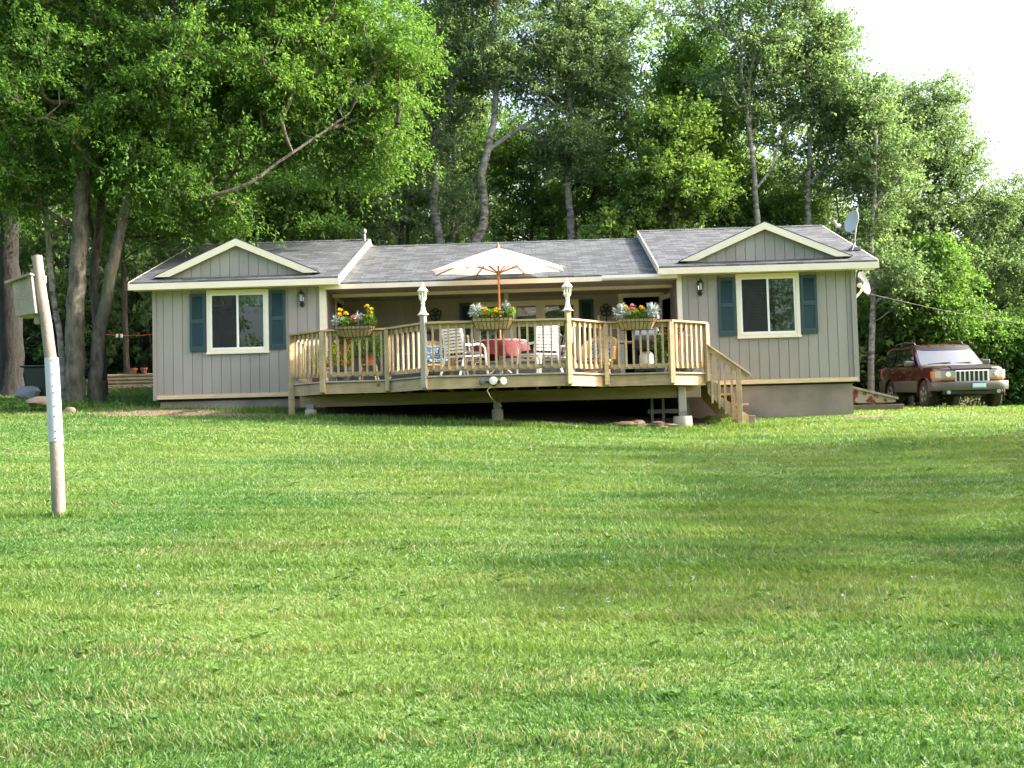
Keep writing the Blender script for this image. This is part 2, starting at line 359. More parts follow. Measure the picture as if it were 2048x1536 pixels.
o = sheet('forest_floor', np.arange(-40, 60, 1.), np.arange(8.5, 60, 1.), M['soild'], .006, lambda x, y: (y > 9+1.2*wob(x, y, .3)) ); tag(o, kind='structure')

# ------------------------------------------------------------------ the house
HX = 14.63; WL = 3.63; WR = 11.0; ZS = 2.30; RY = 3.77; DEP = 7.54
house = thing('house', 'long single storey cottage with grey green vertical siding, two gabled wings and recessed porch', 'house', (7.3, 3.8, 0))
def siding(mb, u0, u1, z0, z1, off, axis, sgn, openings=(), topf=None, pitch=.203, phase=0):
    """grooved boards on plane axis=off facing sgn; openings (u0,u1,z0,z1); topf(u) gives a sloping top"""
    def block(a, b, c, d, o0, o1, tops=None):
        ta, tb = tops if tops else (d, d)
        if axis == 'y': P = lambda u, o, z: (u, o, z)
        else: P = lambda u, o, z: (o, u, z)
        mb.add([P(a,o0,c),P(b,o0,c),P(b,o1,c),P(a,o1,c),P(a,o0,ta),P(b,o0,tb),P(b,o1,tb),P(a,o1,ta)],
               [(0,3,2,1),(4,5,6,7),(0,1,5,4),(1,2,6,5),(2,3,7,6),(3,0,4,7)])
    cuts = [u0]+[u0+phase+pitch*i for i in range(1, 200) if u0+phase+pitch*i < u1-.02]+[u1]
    th = .014*sgn
    def seg(a, b, o0, o1):
        zs = [(z0, None)]
        segs = [(z0, z1)]
        for (oa, ob, oc, od) in openings:
            if min(b, ob)-max(a, oa) > 1e-6:
                segs = [t for s in segs for t in ((s[0], min(s[1], oc)), (max(s[0], od), s[1])) if t[1]-t[0] > 1e-4]
        for c, d in segs:
            if topf and abs(d-z1) < 1e-6:
                ta, tb = topf(a), topf(b)
                if max(ta, tb) - c > .004: block(a, b, c, d, o0, o1, (max(ta, c+.002), max(tb, c+.002)))
            else: block(a, b, c, d, o0, o1)
    edges = sorted(set([c for op in openings for c in op[:2] if u0 < c < u1]))
    for a, b in zip(cuts[:-1], cuts[1:]):
        sub = [a+.006]+[e for e in edges if a+.008 < e < b-.008]+[b-.006]
        for p_, q_ in zip(sub[:-1], sub[1:]): seg(p_, q_, off, off-th)
    sub = [u0]+[c for c in cuts[1:-1] if topf]+edges+[u1]; sub = sorted(set(sub))
    for p_, q_ in zip(sub[:-1], sub[1:]): seg(p_, q_, off-th*1.02, off-th*5)
    return mb
def roofz(y): return 2.44+.3784*(min(y, 2*RY-y)+.30)
LWIN = (1.13, 2.44, .935, 2.265); RWIN = (12.19, 13.49, .952, 2.275)
ins = .055
def shrink(w_): return (w_[0]+ins, w_[1]-ins, w_[2]+ins, w_[3]-ins)
mb = siding(MB(), .0, WL, .0, ZS, 0, 'y', -1, [shrink(LWIN)]); mb.build('front_wall', M['siding'], house)
mb = siding(MB(), WR, HX, .0, ZS, 0, 'y', -1, [shrink(RWIN)]); mb.build('front_wall', M['siding'], house)
gt = lambda y: max(roofz(y)-.06, 0)
for x, sg, y0 in ((0, -1, 0.062), (HX, 1, 0.062)):
    siding(MB(), y0, DEP, 0, 4, x, 'x', sg, topf=gt).build('end_wall', M['siding'], house)
# inner wing walls: the lower part faces the porch, left one with a doorway
siding(MB(), .062, DEP, .17, 4, WL, 'x', 1, [(1.05, 1.86, .18, 2.12)], topf=gt).build('porch_side_wall', M['siding'], house)
siding(MB(), .062, DEP, .17, 4, WR, 'x', -1, topf=gt).build('porch_side_wall', M['siding'], house)
PW = (6.62, 9.0, .72, 2.1)      # triple window on the porch back wall
BY = 1.92
DOOR = (10.0, 10.84, .19, 2.12)
siding(MB(), WL+.001, WR-.001, .14, 3.05, BY, 'y', -1, [shrink(PW), DOOR]).build('porch_back_wall', M['siding'], house)
MB().box((.02, DEP-.06, -.5), (HX-.02, DEP, 2.4)).build('rear_wall', M['siding'], house)
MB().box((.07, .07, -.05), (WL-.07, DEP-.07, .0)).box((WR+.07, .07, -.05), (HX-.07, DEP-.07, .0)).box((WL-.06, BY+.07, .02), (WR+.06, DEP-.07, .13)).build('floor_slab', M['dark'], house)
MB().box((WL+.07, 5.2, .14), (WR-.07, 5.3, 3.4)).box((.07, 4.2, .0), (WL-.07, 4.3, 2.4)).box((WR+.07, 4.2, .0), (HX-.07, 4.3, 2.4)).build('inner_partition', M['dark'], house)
# foundations
f = MB(); f.box((.09, .09, -.62), (WL-.05, DEP-.1, -.051)); f.build('foundation', M['found'], house)
f = MB(); f.box((WR+.05, .05, -1.1), (HX-.11, DEP-.1, -.051)); f.build('foundation', M['found'], house)
f = MB()
for a, b in ((3.7, 8.0), (8.75, 9.35), (9.6, 10.95)): f.box((a, DEP-.3, -.7), (b, DEP-.12, .1))
f.build('rear_foundation', M['soild'], house)
l = MB()
for i in range(9):
    l.beam((7.95+i*.1, DEP-.25, -.5), (8.1+i*.1, DEP-.25, .1), .012, .03); 
for i in range(5): l.beam((8.0, DEP-.28, -.5+i*.12), (8.75, DEP-.28, -.5+i*.12), .012, .025)
l.build('crawlspace_lattice', M['greywood'], house)
# skirt boards and corner boards
MB().box((.06, -.03, -.002), (WL-.0, -.0125, .085)).build('skirt_board', M['skirt'], house)
MB().box((WR+.16, -.03, -.01), (HX-.0, -.0125, .08)).build('skirt_board', M['skirt'], house)
MB().box((-.022, -.022, -.02), (.055, -.0125, ZS)).box((-.022, -.0125, -.02), (-.0125, .09, ZS)).build('corner_board', M['siding'], house)
MB().box((WL-.115, -.024, .087), (WL+.022, -.0125, ZS)).box((WL+.0125, -.0125, .0), (WL+.022, .1, ZS)).build('corner_board', M['cream'], house)
MB().box((WR-.022, -.024, -.0), (WR+.075, -.0125, ZS)).box((WR-.022, -.0125, .0), (WR-.0125, .1, ZS)).build('corner_board', M['cream'], house)
MB().box((HX-.075, -.024, .082), (HX+.024, -.0125, ZS)).box((HX+.0125, -.0125, -.02), (HX+.024, .1, ZS)).build('corner_board', M['siding'], house)
# roofs
SL = .3784
def gable_roof(x0, x1, ye, ze, name):
    zr = ze+SL*(RY-ye)
    m = MB()
    m.add([(x0,ye,ze),(x1,ye,ze),(x1,RY,zr),(x0,RY,zr),(x0,ye,ze-.035),(x1,ye,ze-.035),(x1,RY,zr-.035),(x0,RY,zr-.035)],
          [(0,1,2,3),(7,6,5,4),(0,4,5,1),(1,5,6,2),(3,7,4,0)])
    yb = 2*RY-ye
    m.add([(x1,yb,ze),(x0,yb,ze),(x0,RY,zr),(x1,RY,zr),(x1,yb,ze-.035),(x0,yb,ze-.035),(x0,RY,zr-.035),(x1,RY,zr-.035)],
          [(0,1,2,3),(7,6,5,4),(0,4,5,1),(1,5,6,2),(3,7,4,0)])
    r = m.build(name, M['shingle'], house)
    c = MB()   # ridge cap
    n = int((x1-x0)/.2)
    for i in range(n):
        a = x0+(x1-x0)*i/n; b = x0+(x1-x0)*(i+1)/n+.03; b = min(b, x1)
        for s in (-1, 1):
            c.add([(a,RY,zr+.012),(b,RY,zr+.016),(b,RY+s*.14,zr+.016-.14*SL),(a,RY+s*.14,zr+.012-.14*SL),(a,RY,zr+.002),(b,RY,zr+.002),(b,RY+s*.14,zr+.002-.14*SL),(a,RY+s*.14,zr+.002-.14*SL)],
                  [(0,1,2,3),(3,2,6,7),(1,5,6,2),(0,3,7,4)])
    c.build('ridge_cap', M['shingle'], r)
    return r, zr
rl, zr = gable_roof(-.4, 3.97, -.30, 2.44, 'roof')
rr, _ = gable_roof(10.58, 15.03, -.30, 2.44, 'roof')
rm, zrm = gable_roof(WL+.02, WR-.02, -.10, 2.335, 'porch_roof')
def fascia(x0, x1, r, zt=2.44, ye=-.30, h=.135):
    MB().box((x0, ye-.022, zt-h-.03), (x1, ye+.002, zt-.037)).build('fascia', M['cream'], r)
fascia(-.42, 3.99, rl); fascia(10.56, 15.05, rr)
MB().box((WL+.03, -.122, 2.2), (9.42, -.098, 2.298)).build('fascia', M['cream'], rm)
# white gutter piece at the right end of the porch eave
g = MB(); g.prism([(9.42,-.1,2.215),(9.42,-.17,2.215),(9.42,-.2,2.25),(9.42,-.2,2.31),(9.42,-.19,2.31),(9.42,-.19,2.26),(9.42,-.165,2.227),(9.42,-.1,2.227)], (1.56, 0, 0)); g.build('gutter', M['white'], rm)
for r, xa, xb in ((rl, -.42, -.4), (rl, 3.97, 3.99), (rr, 10.56, 10.58), (rr, 15.03, 15.05)):
    z0 = 2.44
    m = MB(); m.prism([(xa,-.3,z0-.165),(xa,-.3,z0+.004),(xa,RY,zr+.004),(xa,2*RY+.3,z0+.004),(xa,2*RY+.3,z0-.165),(xa,RY,zr-.16)], (xb-xa, 0, 0))
    m.build('bargeboard', M['cream'], r)
def soffit(x0, x1, r):
    MB().box((x0, -.298, 2.29), (x1, -.0, 2.302)).build('soffit', M['cream'], r)
soffit(-.4, 3.97, rl); soffit(10.58, 15.03, rr)
for r, xa, xb in ((rl, -.398, -.014), (rr, HX+.014, 15.028)):   # sloping underside of the gable overhang
    m = MB()
    for s in (0, 1):
        ya, yb = (.0, RY) if s == 0 else (RY, 2*RY)
        za, zb = roofz(ya)-.06, roofz(yb)-.06
        m.prism([(xa, ya, za), (xa, yb, zb), (xa, yb, zb-.012), (xa, ya, za-.012)], (xb-xa, 0, 0))
    m.build('soffit', M['cream'], r)
# porch ceiling with grooves, header trim and post
c = MB()
n = int((WR-WL)/.203)
for i in range(n+1):
    a = WL+.02+i*.203; b = min(a+.193, WR-.02); c.box((a, -.096, 2.2), (b, 1.9, 2.215))
c.box((WL+.02, -.096, 2.216), (WR-.02, 1.9, 2.24)); c.build('porch_ceiling', M['siding'], house)
MB().box((WL+.02, .66, 2.13), (WR-.02, .72, 2.199)).build('porch_beam', M['cream'], house)
MB().box((7.36, .64, .172), (7.46, .74, 2.129)).build('porch_post', M['woodg'], house, bevel=.006)
# decorative gables
def false_gable(xc, hw, r):
    zb, zt = 2.565, 3.33; ap = zt
    sl = (ap-zb)/hw
    siding(MB(), xc-hw+.16, xc+hw-.16, zb-.03, 3.4, -.0, 'y', -1, topf=lambda u: ap-.06-sl*abs(u-xc)).build('gable_wall', M['siding'], r)
    for s in (-1, 1):
        m = MB(); w_ = .135/math.cos(math.atan(sl))
        m.prism([(xc, -.12, ap), (xc+s*hw, -.12, zb), (xc+s*(hw-w_/sl), -.12, zb), (xc, -.12, ap-w_)][::s], (0, .024, 0))
        m.build('gable_fascia', M['cream'], r)
        yb_ = lambda z: (z-2.44)/SL-.30
        m = MB(); A = (xc, -.124, ap+.004); B = (xc+s*(hw+.005), -.124, zb+.002); Cc = (xc, yb_(ap)+.05, ap+.012); Dd = (xc+s*(hw+.015), yb_(zb)+.02, zb+.004)
        m.prism([A, B, Dd, Cc], (0, 0, .014)); m.build('gable_roof', M['shingle'], r)
        m = MB(); m.prism([(xc, -.095, ap-.03), (xc+s*(hw-.1), -.095, zb+.015), (xc+s*(hw-.1), .0, zb+.015), (xc, .0, ap-.03)], (0, 0, .012)); m.build('gable_soffit', M['cream'], r)
false_gable(1.79, 1.75, rl); false_gable(12.81, 1.77, rr)

# windows
def blind(mb, x0, x1, z0, z1, y):
    n = int((z1-z0)/.03)
    for i in range(n):
        z = z0+(i+.5)*(z1-z0)/n
        mb.add([(x0,y-.008,z-.009),(x1,y-.008,z-.009),(x1,y+.008,z+.009),(x0,y+.008,z+.009)], [(0,1,2,3)])
M['blind'] = mat('brown_blind', (.5, .44, .4), .6)
M['curtain'] = mat('curtain_cloth', (.35, .38, .38), .9, noise=(8, .3, (6, 1, .5)))
M['valance'] = mat('valance_cloth', (.4, .4, .36), .9, noise=(20, .5, (1, 1, 1)))
def slider(w_, kind):
    x0, x1, z0, z1 = w_
    fr = MB()
    t = .075
    fr.box((x0, -.034, z0), (x0+t, .02, z1)).box((x1-t, -.034, z0), (x1, .02, z1)).box((x0+t, -.034, z1-t), (x1-t, .02, z1)).box((x0+t, -.034, z0), (x1-t, .02, z0+t))
    fr.box((x0-.012, -.05, z0-.02), (x1+.012, -.0345, z0+.022))
    win = fr.build('window', M['cream'], house, bevel=.004)
    xm = (x0+x1)/2
    for k, (a, b) in enumerate(((x0+t, xm+.02), (xm-.02, x1-t))):
        y = -.022 if k == 0 else -.005
        s = MB(); q = .042; za, zb = z0+t, z1-t
        s.box((a, y-.012, za), (a+q, y+.012, zb)).box((b-q, y-.012, za), (b, y+.012, zb)).box((a+q, y-.012, zb-q), (b-q, y+.012, zb)).box((a+q, y-.012, za), (b-q, y+.012, za+q))
        s.build('sash', M['white'], win, bevel=.003)
        MB().box((a+q, y-.003, za+q), (b-q, y+.003, zb-q)).build('pane', M['glass'], win)
        if k == 0: MB().box((a+q, y-.0115, za+q), (b-q, y-.0105, zb-q)).build('insect_screen', M['screen'], win)
    if kind == 0:
        v = MB(); n = 44
        vs = []; 
        for j, z in enumerate((z1-t-.02, z1-t-.2, z1-t-.25)):
            for i in range(n+1): vs.append((x0+t+(x1-x0-2*t)*i/n, .07+.012*math.sin(i*1.9)*(j > 0)+.004*j, z+(.012*math.sin(i*1.9) if j == 2 else 0)))
        v.add(vs, [(j*(n+1)+i, j*(n+1)+i+1, (j+1)*(n+1)+i+1, (j+1)*(n+1)+i) for j in range(2) for i in range(n)])
        v.build('valance', M['valance'], win, smooth=True)
    else:
        v = MB(); blind(v, x0+t, x1-t, z0+t, z1-t-.2, .036); v.box((x0+t, .045, z1-t-.22), (x1-t, .075, z1-t-.19)); v.build('window_blind', M['blind'], win)
        for s in (-1, 1):
            v = MB(); n = 14; xe = x0+t if s < 0 else x1-t
            vs = []
            for j in range(7):
                tt = j/6
                for i in range(n+1):
                    wd = .42*(1-.65*math.sin(tt*1.5))
                    vs.append((xe-s*wd*i/n, .1+.02*math.sin(i*1.7), z1-t-tt*(z1-z0-2*t)))
            v.add(vs, [(j*(n+1)+i, j*(n+1)+i+1, (j+1)*(n+1)+i+1, (j+1)*(n+1)+i) for j in range(6) for i in range(n)])
            v.build('curtain', M['curtain'], win, smooth=True)
        v = MB(); v.box((x0+t, .04, z1-t-.19), (x1-t, .05, z1-t)); v.build('valance', M['valance'], win)
    return win
slider(LWIN, 0); slider(RWIN, 1)
def shutter(x0, x1, z0, z1, y0=0, matl='shutter'):
    m = MB(); t = .055; ya, yb = y0-.04, y0-.0125
    zm = z0+(z1-z0)*.52
    m.box((x0, ya, z0), (x0+t, yb, z1)).box((x1-t, ya, z0), (x1, yb, z1))
    for a, b in ((z0, z0+.1), (zm-.04, zm+.04), (z1-.06, z1)): m.box((x0+t, ya, a), (x1-t, yb, b))
    for a, b in ((z0+.1, zm-.04), (zm+.04, z1-.06)):
        n = int((b-a)/.036)
        for i in range(n):
            z = a+(i+.5)*(b-a)/n; h = (b-a)/n*.5
            m.add([(x0+t,ya+.004,z-h*.7),(x1-t,ya+.004,z-h*.7),(x1-t,yb-.006,z+h*1.05),(x0+t,yb-.006,z+h*1.05),(x0+t,ya+.002,z-h*1.05),(x1-t,ya+.002,z-h*1.05)], [(0,1,2,3),(4,5,1,0)])
        m.box((x0+t, yb-.005, a), (x1-t, yb-.001, b))
    return m.build('shutter', M[matl], house)
shutter(.775, 1.105, .98, 2.2); shutter(2.465, 2.795, .99, 2.225)
shutter(11.82, 12.165, 1.0, 2.212); shutter(13.515, 13.845, 1.0, 2.212)
shutter(6.3, 6.6, .74, 2.09, BY); shutter(9.02, 9.34, .74, 2.09, BY)
# triple window of the porch
x0, x1, z0, z1 = PW
m = MB(); t = .075
m.box((x0, BY-.034, z0), (x0+t, BY+.02, z1)).box((x1-t, BY-.034, z0), (x1, BY+.02, z1)).box((x0+t, BY-.034, z1-t), (x1-t, BY+.02, z1)).box((x0+t, BY-.034, z0), (x1-t, BY+.02, z0+t))
xs3 = [x0+t, x0+.86, x0+1.52, x1-t]
for a in xs3[1:3]: m.box((a-.06, BY-.034, z0+t), (a+.06, BY+.02, z1-t))
tw = m.build('window', M['cream'], house, bevel=.004)
for k in range(3):
    a = xs3[k]+(.06 if k else 0); b = xs3[k+1]-(.06 if k < 2 else 0); q = .045
    s = MB(); y = BY-.01; za, zb = z0+t, z1-t
    s.box((a, y-.012, za), (a+q, y+.012, zb)).box((b-q, y-.012, za), (b, y+.012, zb)).box((a+q, y-.012, zb-q), (b-q, y+.012, zb)).box((a+q, y-.012, za), (b-q, y+.012, za+q))
    s.build('sash', M['cream'], tw); MB().box((a+q, y-.003, za+q), (b-q, y+.003, zb-q)).build('pane', M['glass'], tw)
v = MB(); blind(v, x0+t, x1-t, z1-t-.62, z1-t, BY+.07); v.build('window_blind', M['valance'], tw)
# porch doorway with storm door standing open, doorway in the left side wall
a, b, z0, z1 = DOOR
MB().box((a-.09, BY-.03, z0-.01), (a+.01, BY+.03, z1+.09)).box((b-.01, BY-.03, z0-.01), (b+.09, BY+.03, z1+.09)).box((a+.01, BY-.03, z1-.01), (b-.01, BY+.03, z1+.09)).build('door_frame', M['cream'], house)
dm = MB(); L_ = .82; t = .1
dm.box((0, -.015, 0), (t, .015, 1.92)).box((L_-t, -.015, 0), (L_, .015, 1.92)).box((t, -.015, 1.82), (L_-t, .015, 1.92)).box((t, -.015, 0), (L_-t, .015, .3)).box((t, -.015, .9), (L_-t, .015, .96))
MD = Matrix.Translation((b, BY-.05, z0)) @ Matrix.Rotation(rad(-72), 4, 'Z')
dm.xf(MD); dr = dm.build('storm_door', M['white'], house)
g = MB().box((t, -.003, .3), (L_-t, .003, .9)).box((t, -.003, .96), (L_-t, .003, 1.82)).xf(MD); g.build('pane', M['glass'], dr)
MB().box((WL+.013, .97, .18), (WL+.04, 1.06, 2.2)).box((WL+.013, 1.85, .18), (WL+.04, 1.915, 2.2)).box((WL+.013, 1.06, 2.11), (WL+.04, 1.85, 2.2)).build('door_frame', M['cream'], house)
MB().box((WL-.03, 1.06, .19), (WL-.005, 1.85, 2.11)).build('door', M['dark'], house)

# ------------------------------------------------------------------ the deck
DZ = .172; CAPZ = 1.155
OUT = [(3.27, -1.35), (4.0, -1.95), (5.24, -1.95), (6.02, -2.75), (8.6, -2.75), (9.31, -1.95), (10.55, -1.95), (11.29, -1.35)]
deck = thing('deck', 'raised pine deck with faceted front and baluster railing below the porch', 'deck', (7.28, -.6, 0))
poly = [(3.27, -.02)]+OUT+[(11.29, -.02)]
def xr(y, P):
    xs = []
    for (xa, ya), (xb, yb) in zip(P, P[1:]+P[:1]):
        if (ya-y)*(yb-y) < 0: xs.append(xa+(xb-xa)*(y-ya)/(yb-ya))
    return min(xs), max(xs)
fl = MB(); y = -2.74
while y < -.03:
    a, b = xr(min(y+.06, -.03), poly) if y+.06 > -2.74 else (6.02, 8.6)
    fl.box((a, y, DZ-.03), (b, min(y+.134, -.026), DZ)); y += .14
y = -.02
while y < 1.88:
    fl.box((WL+.03, y, DZ-.03), (WR-.03, min(y+.134, 1.89), DZ)); y += .14
M['floorwood'] = mat('worn_deck_boards', (.2, .155, .11), .75, noise=(4, .25, (.3, 4, 1)))
fl.build('deck_boards', M['floorwood'], deck)
def nrm(p, q):
    d = Vector((q[0]-p[0], q[1]-p[1], 0)).normalized(); return d, Vector((d.y, -d.x, 0))   # outward for our winding
SEGN = [6, 8, 6, 17, 6, 8, 6]
segs = [((3.27, -.06), OUT[0])]+list(zip(OUT[:-1], OUT[1:]))
woodmats = {}
for i, (p, q) in enumerate(segs):
    p3, q3 = Vector((*p, 0)), Vector((*q, 0)); d, n = nrm(p, q)
    z = lambda v, zz: (v.x, v.y, zz)
    # rim joist and nosing
    ps, qs = p3+n*.0, q3+n*.0
    if i == 0: qs = qs
    MB().beam(z(ps+d*.004, .035), z(qs-d*.004, .035), .036, .205).build('rim_board', M['wood'], deck, bevel=.003)
    MB().beam(z(ps+d*.004+n*.012, DZ-.012), z(qs-d*.004+n*.012, DZ-.012), .1, .031).build('edge_board', M['woodg'], deck, bevel=.004)
    ins_ = n*-.005
    a, b = p3+d*.05+ins_, q3-d*.05+ins_
    rail = MB().beam(z(p3-d*.02*(i > 0)+n*.03, CAPZ-.019), z(q3+d*.02+n*.03, CAPZ-.019), .14, .036).build('railing', M['wood'], deck, bevel=.004)
    if i in (2, 3, 4): tag(rail, 'faceted middle railing section')
    MB().beam(z(a, CAPZ-.085), z(b, CAPZ-.085), .036, .088).build('top_rail', M['wood'], rail)
    MB().beam(z(a, .30), z(b, .30), .036, .088).build('bottom_rail', M['wood'], rail)
    nb = 6 if i == 0 else SEGN[i-1]
    Ls = (q3-p3).length
    for k in range(nb):
        c = p3+d*(Ls*(k+1)/(nb+1))+n*.034
        bmx = MB(); w_ = .019
        top = CAPZ-.045; bot = .255
        vs = []
        for zz, ww in ((bot, -1), (top, 1)):
            for sx, sy in ((-1, -1), (1, -1), (1, 1), (-1, 1)):
                lift = .03 if (zz == bot and sy > 0) else 0
                pt = c+d*sx*w_+n*sy*w_; vs.append((pt.x, pt.y, zz+lift))
        bmx.add(vs, [(0,1,2,3),(7,6,5,4),(0,4,5,1),(1,5,6,2),(2,6,7,3),(3,7,4,0)])
        bmx.build('baluster', M['wood'], rail)
for i, p in enumerate(OUT):
    if i == 0: n = Vector((-.8, -.6, 0)).normalized()
    elif i == len(OUT)-1: n = Vector((.62, -.78, 0)).normalized()
    else:
        _, n1 = nrm(OUT[i-1], p); _, n2 = nrm(p, OUT[i+1]); n = (n1+n2).normalized()
    c = Vector((p[0], p[1], 0))+n*.055
    ztop = 1.285 if i in (3, 4) else CAPZ-.04
    zbot = -.075 if i not in (0, 7) else (gz(*p)-.1 if i == 0 else -.03)
    dd = Vector((-n.y, n.x, 0)); h = .046
    m = MB(); vs = []
    for zz, lift in ((zbot, 1), (ztop, 0)):
        for sx, sy in ((-1, -1), (1, -1), (1, 1), (-1, 1)):
            pt = c+dd*sx*h+n*sy*h; vs.append((pt.x, pt.y, zz+(.04 if lift and sy > 0 else 0)))
    m.add(vs, [(0,1,2,3),(7,6,5,4),(0,4,5,1),(1,5,6,2),(2,6,7,3),(3,7,4,0)])
    m.build('railing_post', M['woodg'] if i == 3 else M['wood'], deck, bevel=.004)
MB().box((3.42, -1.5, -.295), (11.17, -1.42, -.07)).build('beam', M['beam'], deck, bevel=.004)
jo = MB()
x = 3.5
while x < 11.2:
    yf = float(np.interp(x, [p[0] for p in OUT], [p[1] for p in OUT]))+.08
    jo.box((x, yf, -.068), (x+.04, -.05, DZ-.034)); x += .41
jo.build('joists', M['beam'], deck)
for x, y, r, zt, zg in ((3.62, -1.46, .115, -.34, -.52), (7.25, -1.46, .11, -.43, -.66), (10.8, -1.52, .18, -.655, -.9)):
    zg = gz(x, y)
    MB().box((x-.07, y-.07, zt+.02), (x+.07, y+.07, -.296 if r < .15 else -.08)).build('support_post', M['wood'] if r < .15 else M['woodg'], deck, bevel=.004)
    MB().box((x-.075, y-.075, zt+.001), (x+.075, y+.075, zt+.1)).build('post_bracket', M['metal'], deck)
    m = MB(); m.lathe([(r*1.03, zg-.2), (r*1.02, zg+.05), (r, zt-.015), (r*.97, zt)], (x, y, 0), 20); m.build('concrete_pier', M['pier'], deck, smooth=True)
# steps on the right
st = thing('wooden_steps', 'short pine stair with handrail going down from right end of deck', 'steps', (11.6, -.7, -.5))
for yy in (-1.33, -.12):
    m = MB(); m.prism([(11.33, yy, .1), (11.33, yy, -.22), (11.93, yy, -.86), (12.1, yy, -.86), (12.1, yy, -.66), (11.84, yy, -.5), (11.84, yy, -.46), (11.58, yy, -.3), (11.58, yy, -.08)], (0, .04, 0)); m.build('stringer', M['wood'], st)
for k, (x, zt) in enumerate(((11.32, -.035), (11.575, -.235), (11.835, -.435))):
    MB().box((x, -1.288, zt-.036), (x+.27, -.122, zt)).build('tread', M['wood'], st, bevel=.004)
    MB().box((x-.005, -1.286, zt+.001), (x+.014, -.124, zt+.165)).build('riser', M['wood'], st)
MB().beam((11.32, -1.4, .66), (12.12, -1.4, .06), .04, .1).build('handrail', M['wood'], st, bevel=.005)
MB().beam((11.30, -1.4, .735), (12.14, -1.4, .11), .12, .03).build('handrail_cap', M['wood'], st, bevel=.005)
for x in (11.41, 11.54, 11.66, 11.79):
    zt = .66-(x-11.32)*.75
    MB().box((x-.018, -1.385+.012, -.42-(x-11.41)*.85), (x+.018, -1.349+.012, zt)).build('baluster', M['wood'], st)
MB().box((11.87, -1.45, gz(11.9, -1.4)-.1), (11.96, -1.36, .24)).build('newel_post', M['wood'], st, bevel=.004)

# ------------------------------------------------------------------ lamps
def post_lamp(x, y, z, label):
    t = thing('post_lamp', label, 'lamp', (x, y, z), 0, 'white lamps on the deck posts')
    MB().lathe([(.1, 0), (.1, .012), (.075, .03), (.05, .08), (.035, .16), (.03, .2), (.045, .21), (.03, .225), (.03, .235)], (x, y, z), 8).build('base', M['lampwhite'], t)
    MB().lathe([(.03, .236), (.045, .26), (.07, .3), (.07, .305)], (x, y, z), 8).build('cup', M['lampwhite'], t)
    for k in range(8):
        a = k*math.pi/4
        MB().tube([(x+.062*math.cos(a), y+.062*math.sin(a), z+.29), (x+.074*math.cos(a), y+.074*math.sin(a), z+.43)], .006, 5).build('bar', M['lampwhite'], t)
    MB().lathe([(.05, .306), (.062, .428)], (x, y, z), 8).build('glass', M['lampglass'], t)
    MB().lathe([(.008, .306), (.018, .34), (.01, .4)], (x, y, z), 8).build('bulb', M['lampwhite'], t)
    MB().lathe([(.1, .43), (.1, .44), (.075, .475), (.04, .515), (.018, .54), (.012, .55), (.02, .565), (.012, .58), (.003, .605)], (x, y, z), 8).build('cap', M['lampwhite'], t)
pl = []
for i, lb in ((3, 'white carriage lamp on the grey weathered post of the deck railing'), (4, 'white carriage lamp on deck post right of umbrella, beside the sunlit railing section')):
    _, n1 = nrm(OUT[i-1], OUT[i]); _, n2 = nrm(OUT[i], OUT[i+1]); n = (n1+n2).normalized()
    post_lamp(OUT[i][0]+n.x*.055, OUT[i][1]+n.y*.055, 1.286, lb)
def wall_lantern(x, z, label):
    y = -.013; t = thing('wall_lantern', label, 'lamp', (x, y, z), 0, 'black lanterns on the wing walls')
    MB().lathe([(.055, 0), (.05, -.015), (.02, -.025)], (x, y, z-.24), 12, 'y').tube([(x, y-.02, z-.24), (x, y-.07, z-.25), (x, y-.09, z-.2)], .011, 6).build('arm', M['black'], t)
    MB().lathe([(.03, -.2), (.05, -.185), (.05, -.18)], (x, y-.09, z), 6).build('tray', M['black'], t)
    MB().lathe([(.045, -.18), (.065, -.04)], (x, y-.09, z), 6).build('glass', M['lampglass'], t)
    MB().lathe([(.015, -.18), (.02, -.1), (.012, -.06)], (x, y-.09, z), 8).build('bulb', M['lampwhite'], t)
    b = MB()
    for k in range(6):
        a = k*math.pi/3; b.tube([(x+.047*math.cos(a), y-.09+.047*math.sin(a), z-.185), (x+.067*math.cos(a), y-.09+.067*math.sin(a), z-.035)], .005, 4)
    b.build('cage', M['black'], t)
    MB().lathe([(.08, -.04), (.078, -.03), (.05, .005), (.02, .03), (.012, .045), (.02, .055), (.004, .075)], (x, y-.09, z), 6).build('cap', M['black'], t)
wall_lantern(3.15, 2.15, 'black wall lantern on the left wing, right of its window')
wall_lantern(11.45, 2.14, 'black wall lantern on the right wing above the stair')
# flood lights on the rim board
fx = 7.25; fy = -2.775; fz = .045
t = thing('flood_light', 'triple flood light with black brackets fixed to front of deck', 'flood light', (fx, fy, fz))
def head(c, d, r, m, nm):
    M_ = Matrix.Translation(c) @ Vector(d).to_track_quat('Z', 'Y').to_matrix().to_4x4()
    MB().lathe([(.02, -.12), (.03, -.1), (r*.6, -.05), (r, 0), (r, .012), (r*.92, .016), (r*.5, .024), (.001, .026)], (0, 0, 0), 16).xf(M_).build(nm, m, t, smooth=True)
head((fx, fy-.09, fz+.01), (0, -1, 0), .075, M['lampwhite'], 'lamp_head'); head((fx-.2, fy-.1, fz-.01), (-.6, -1, -.1), .068, M['metal'], 'lamp_head'); head((fx+.18, fy-.1, fz), (.6, -1, .05), .068, M['lampwhite'], 'lamp_head')
MB().lathe([(.06, .012), (.055, -.03)], (fx, fy+.0, fz-.03), 12, 'y').tube([(fx-.15, fy-.06, fz-.01), (fx, fy-.035, fz-.02), (fx+.14, fy-.06, fz-.005)], .02, 8).build('bracket', M['black'], t)
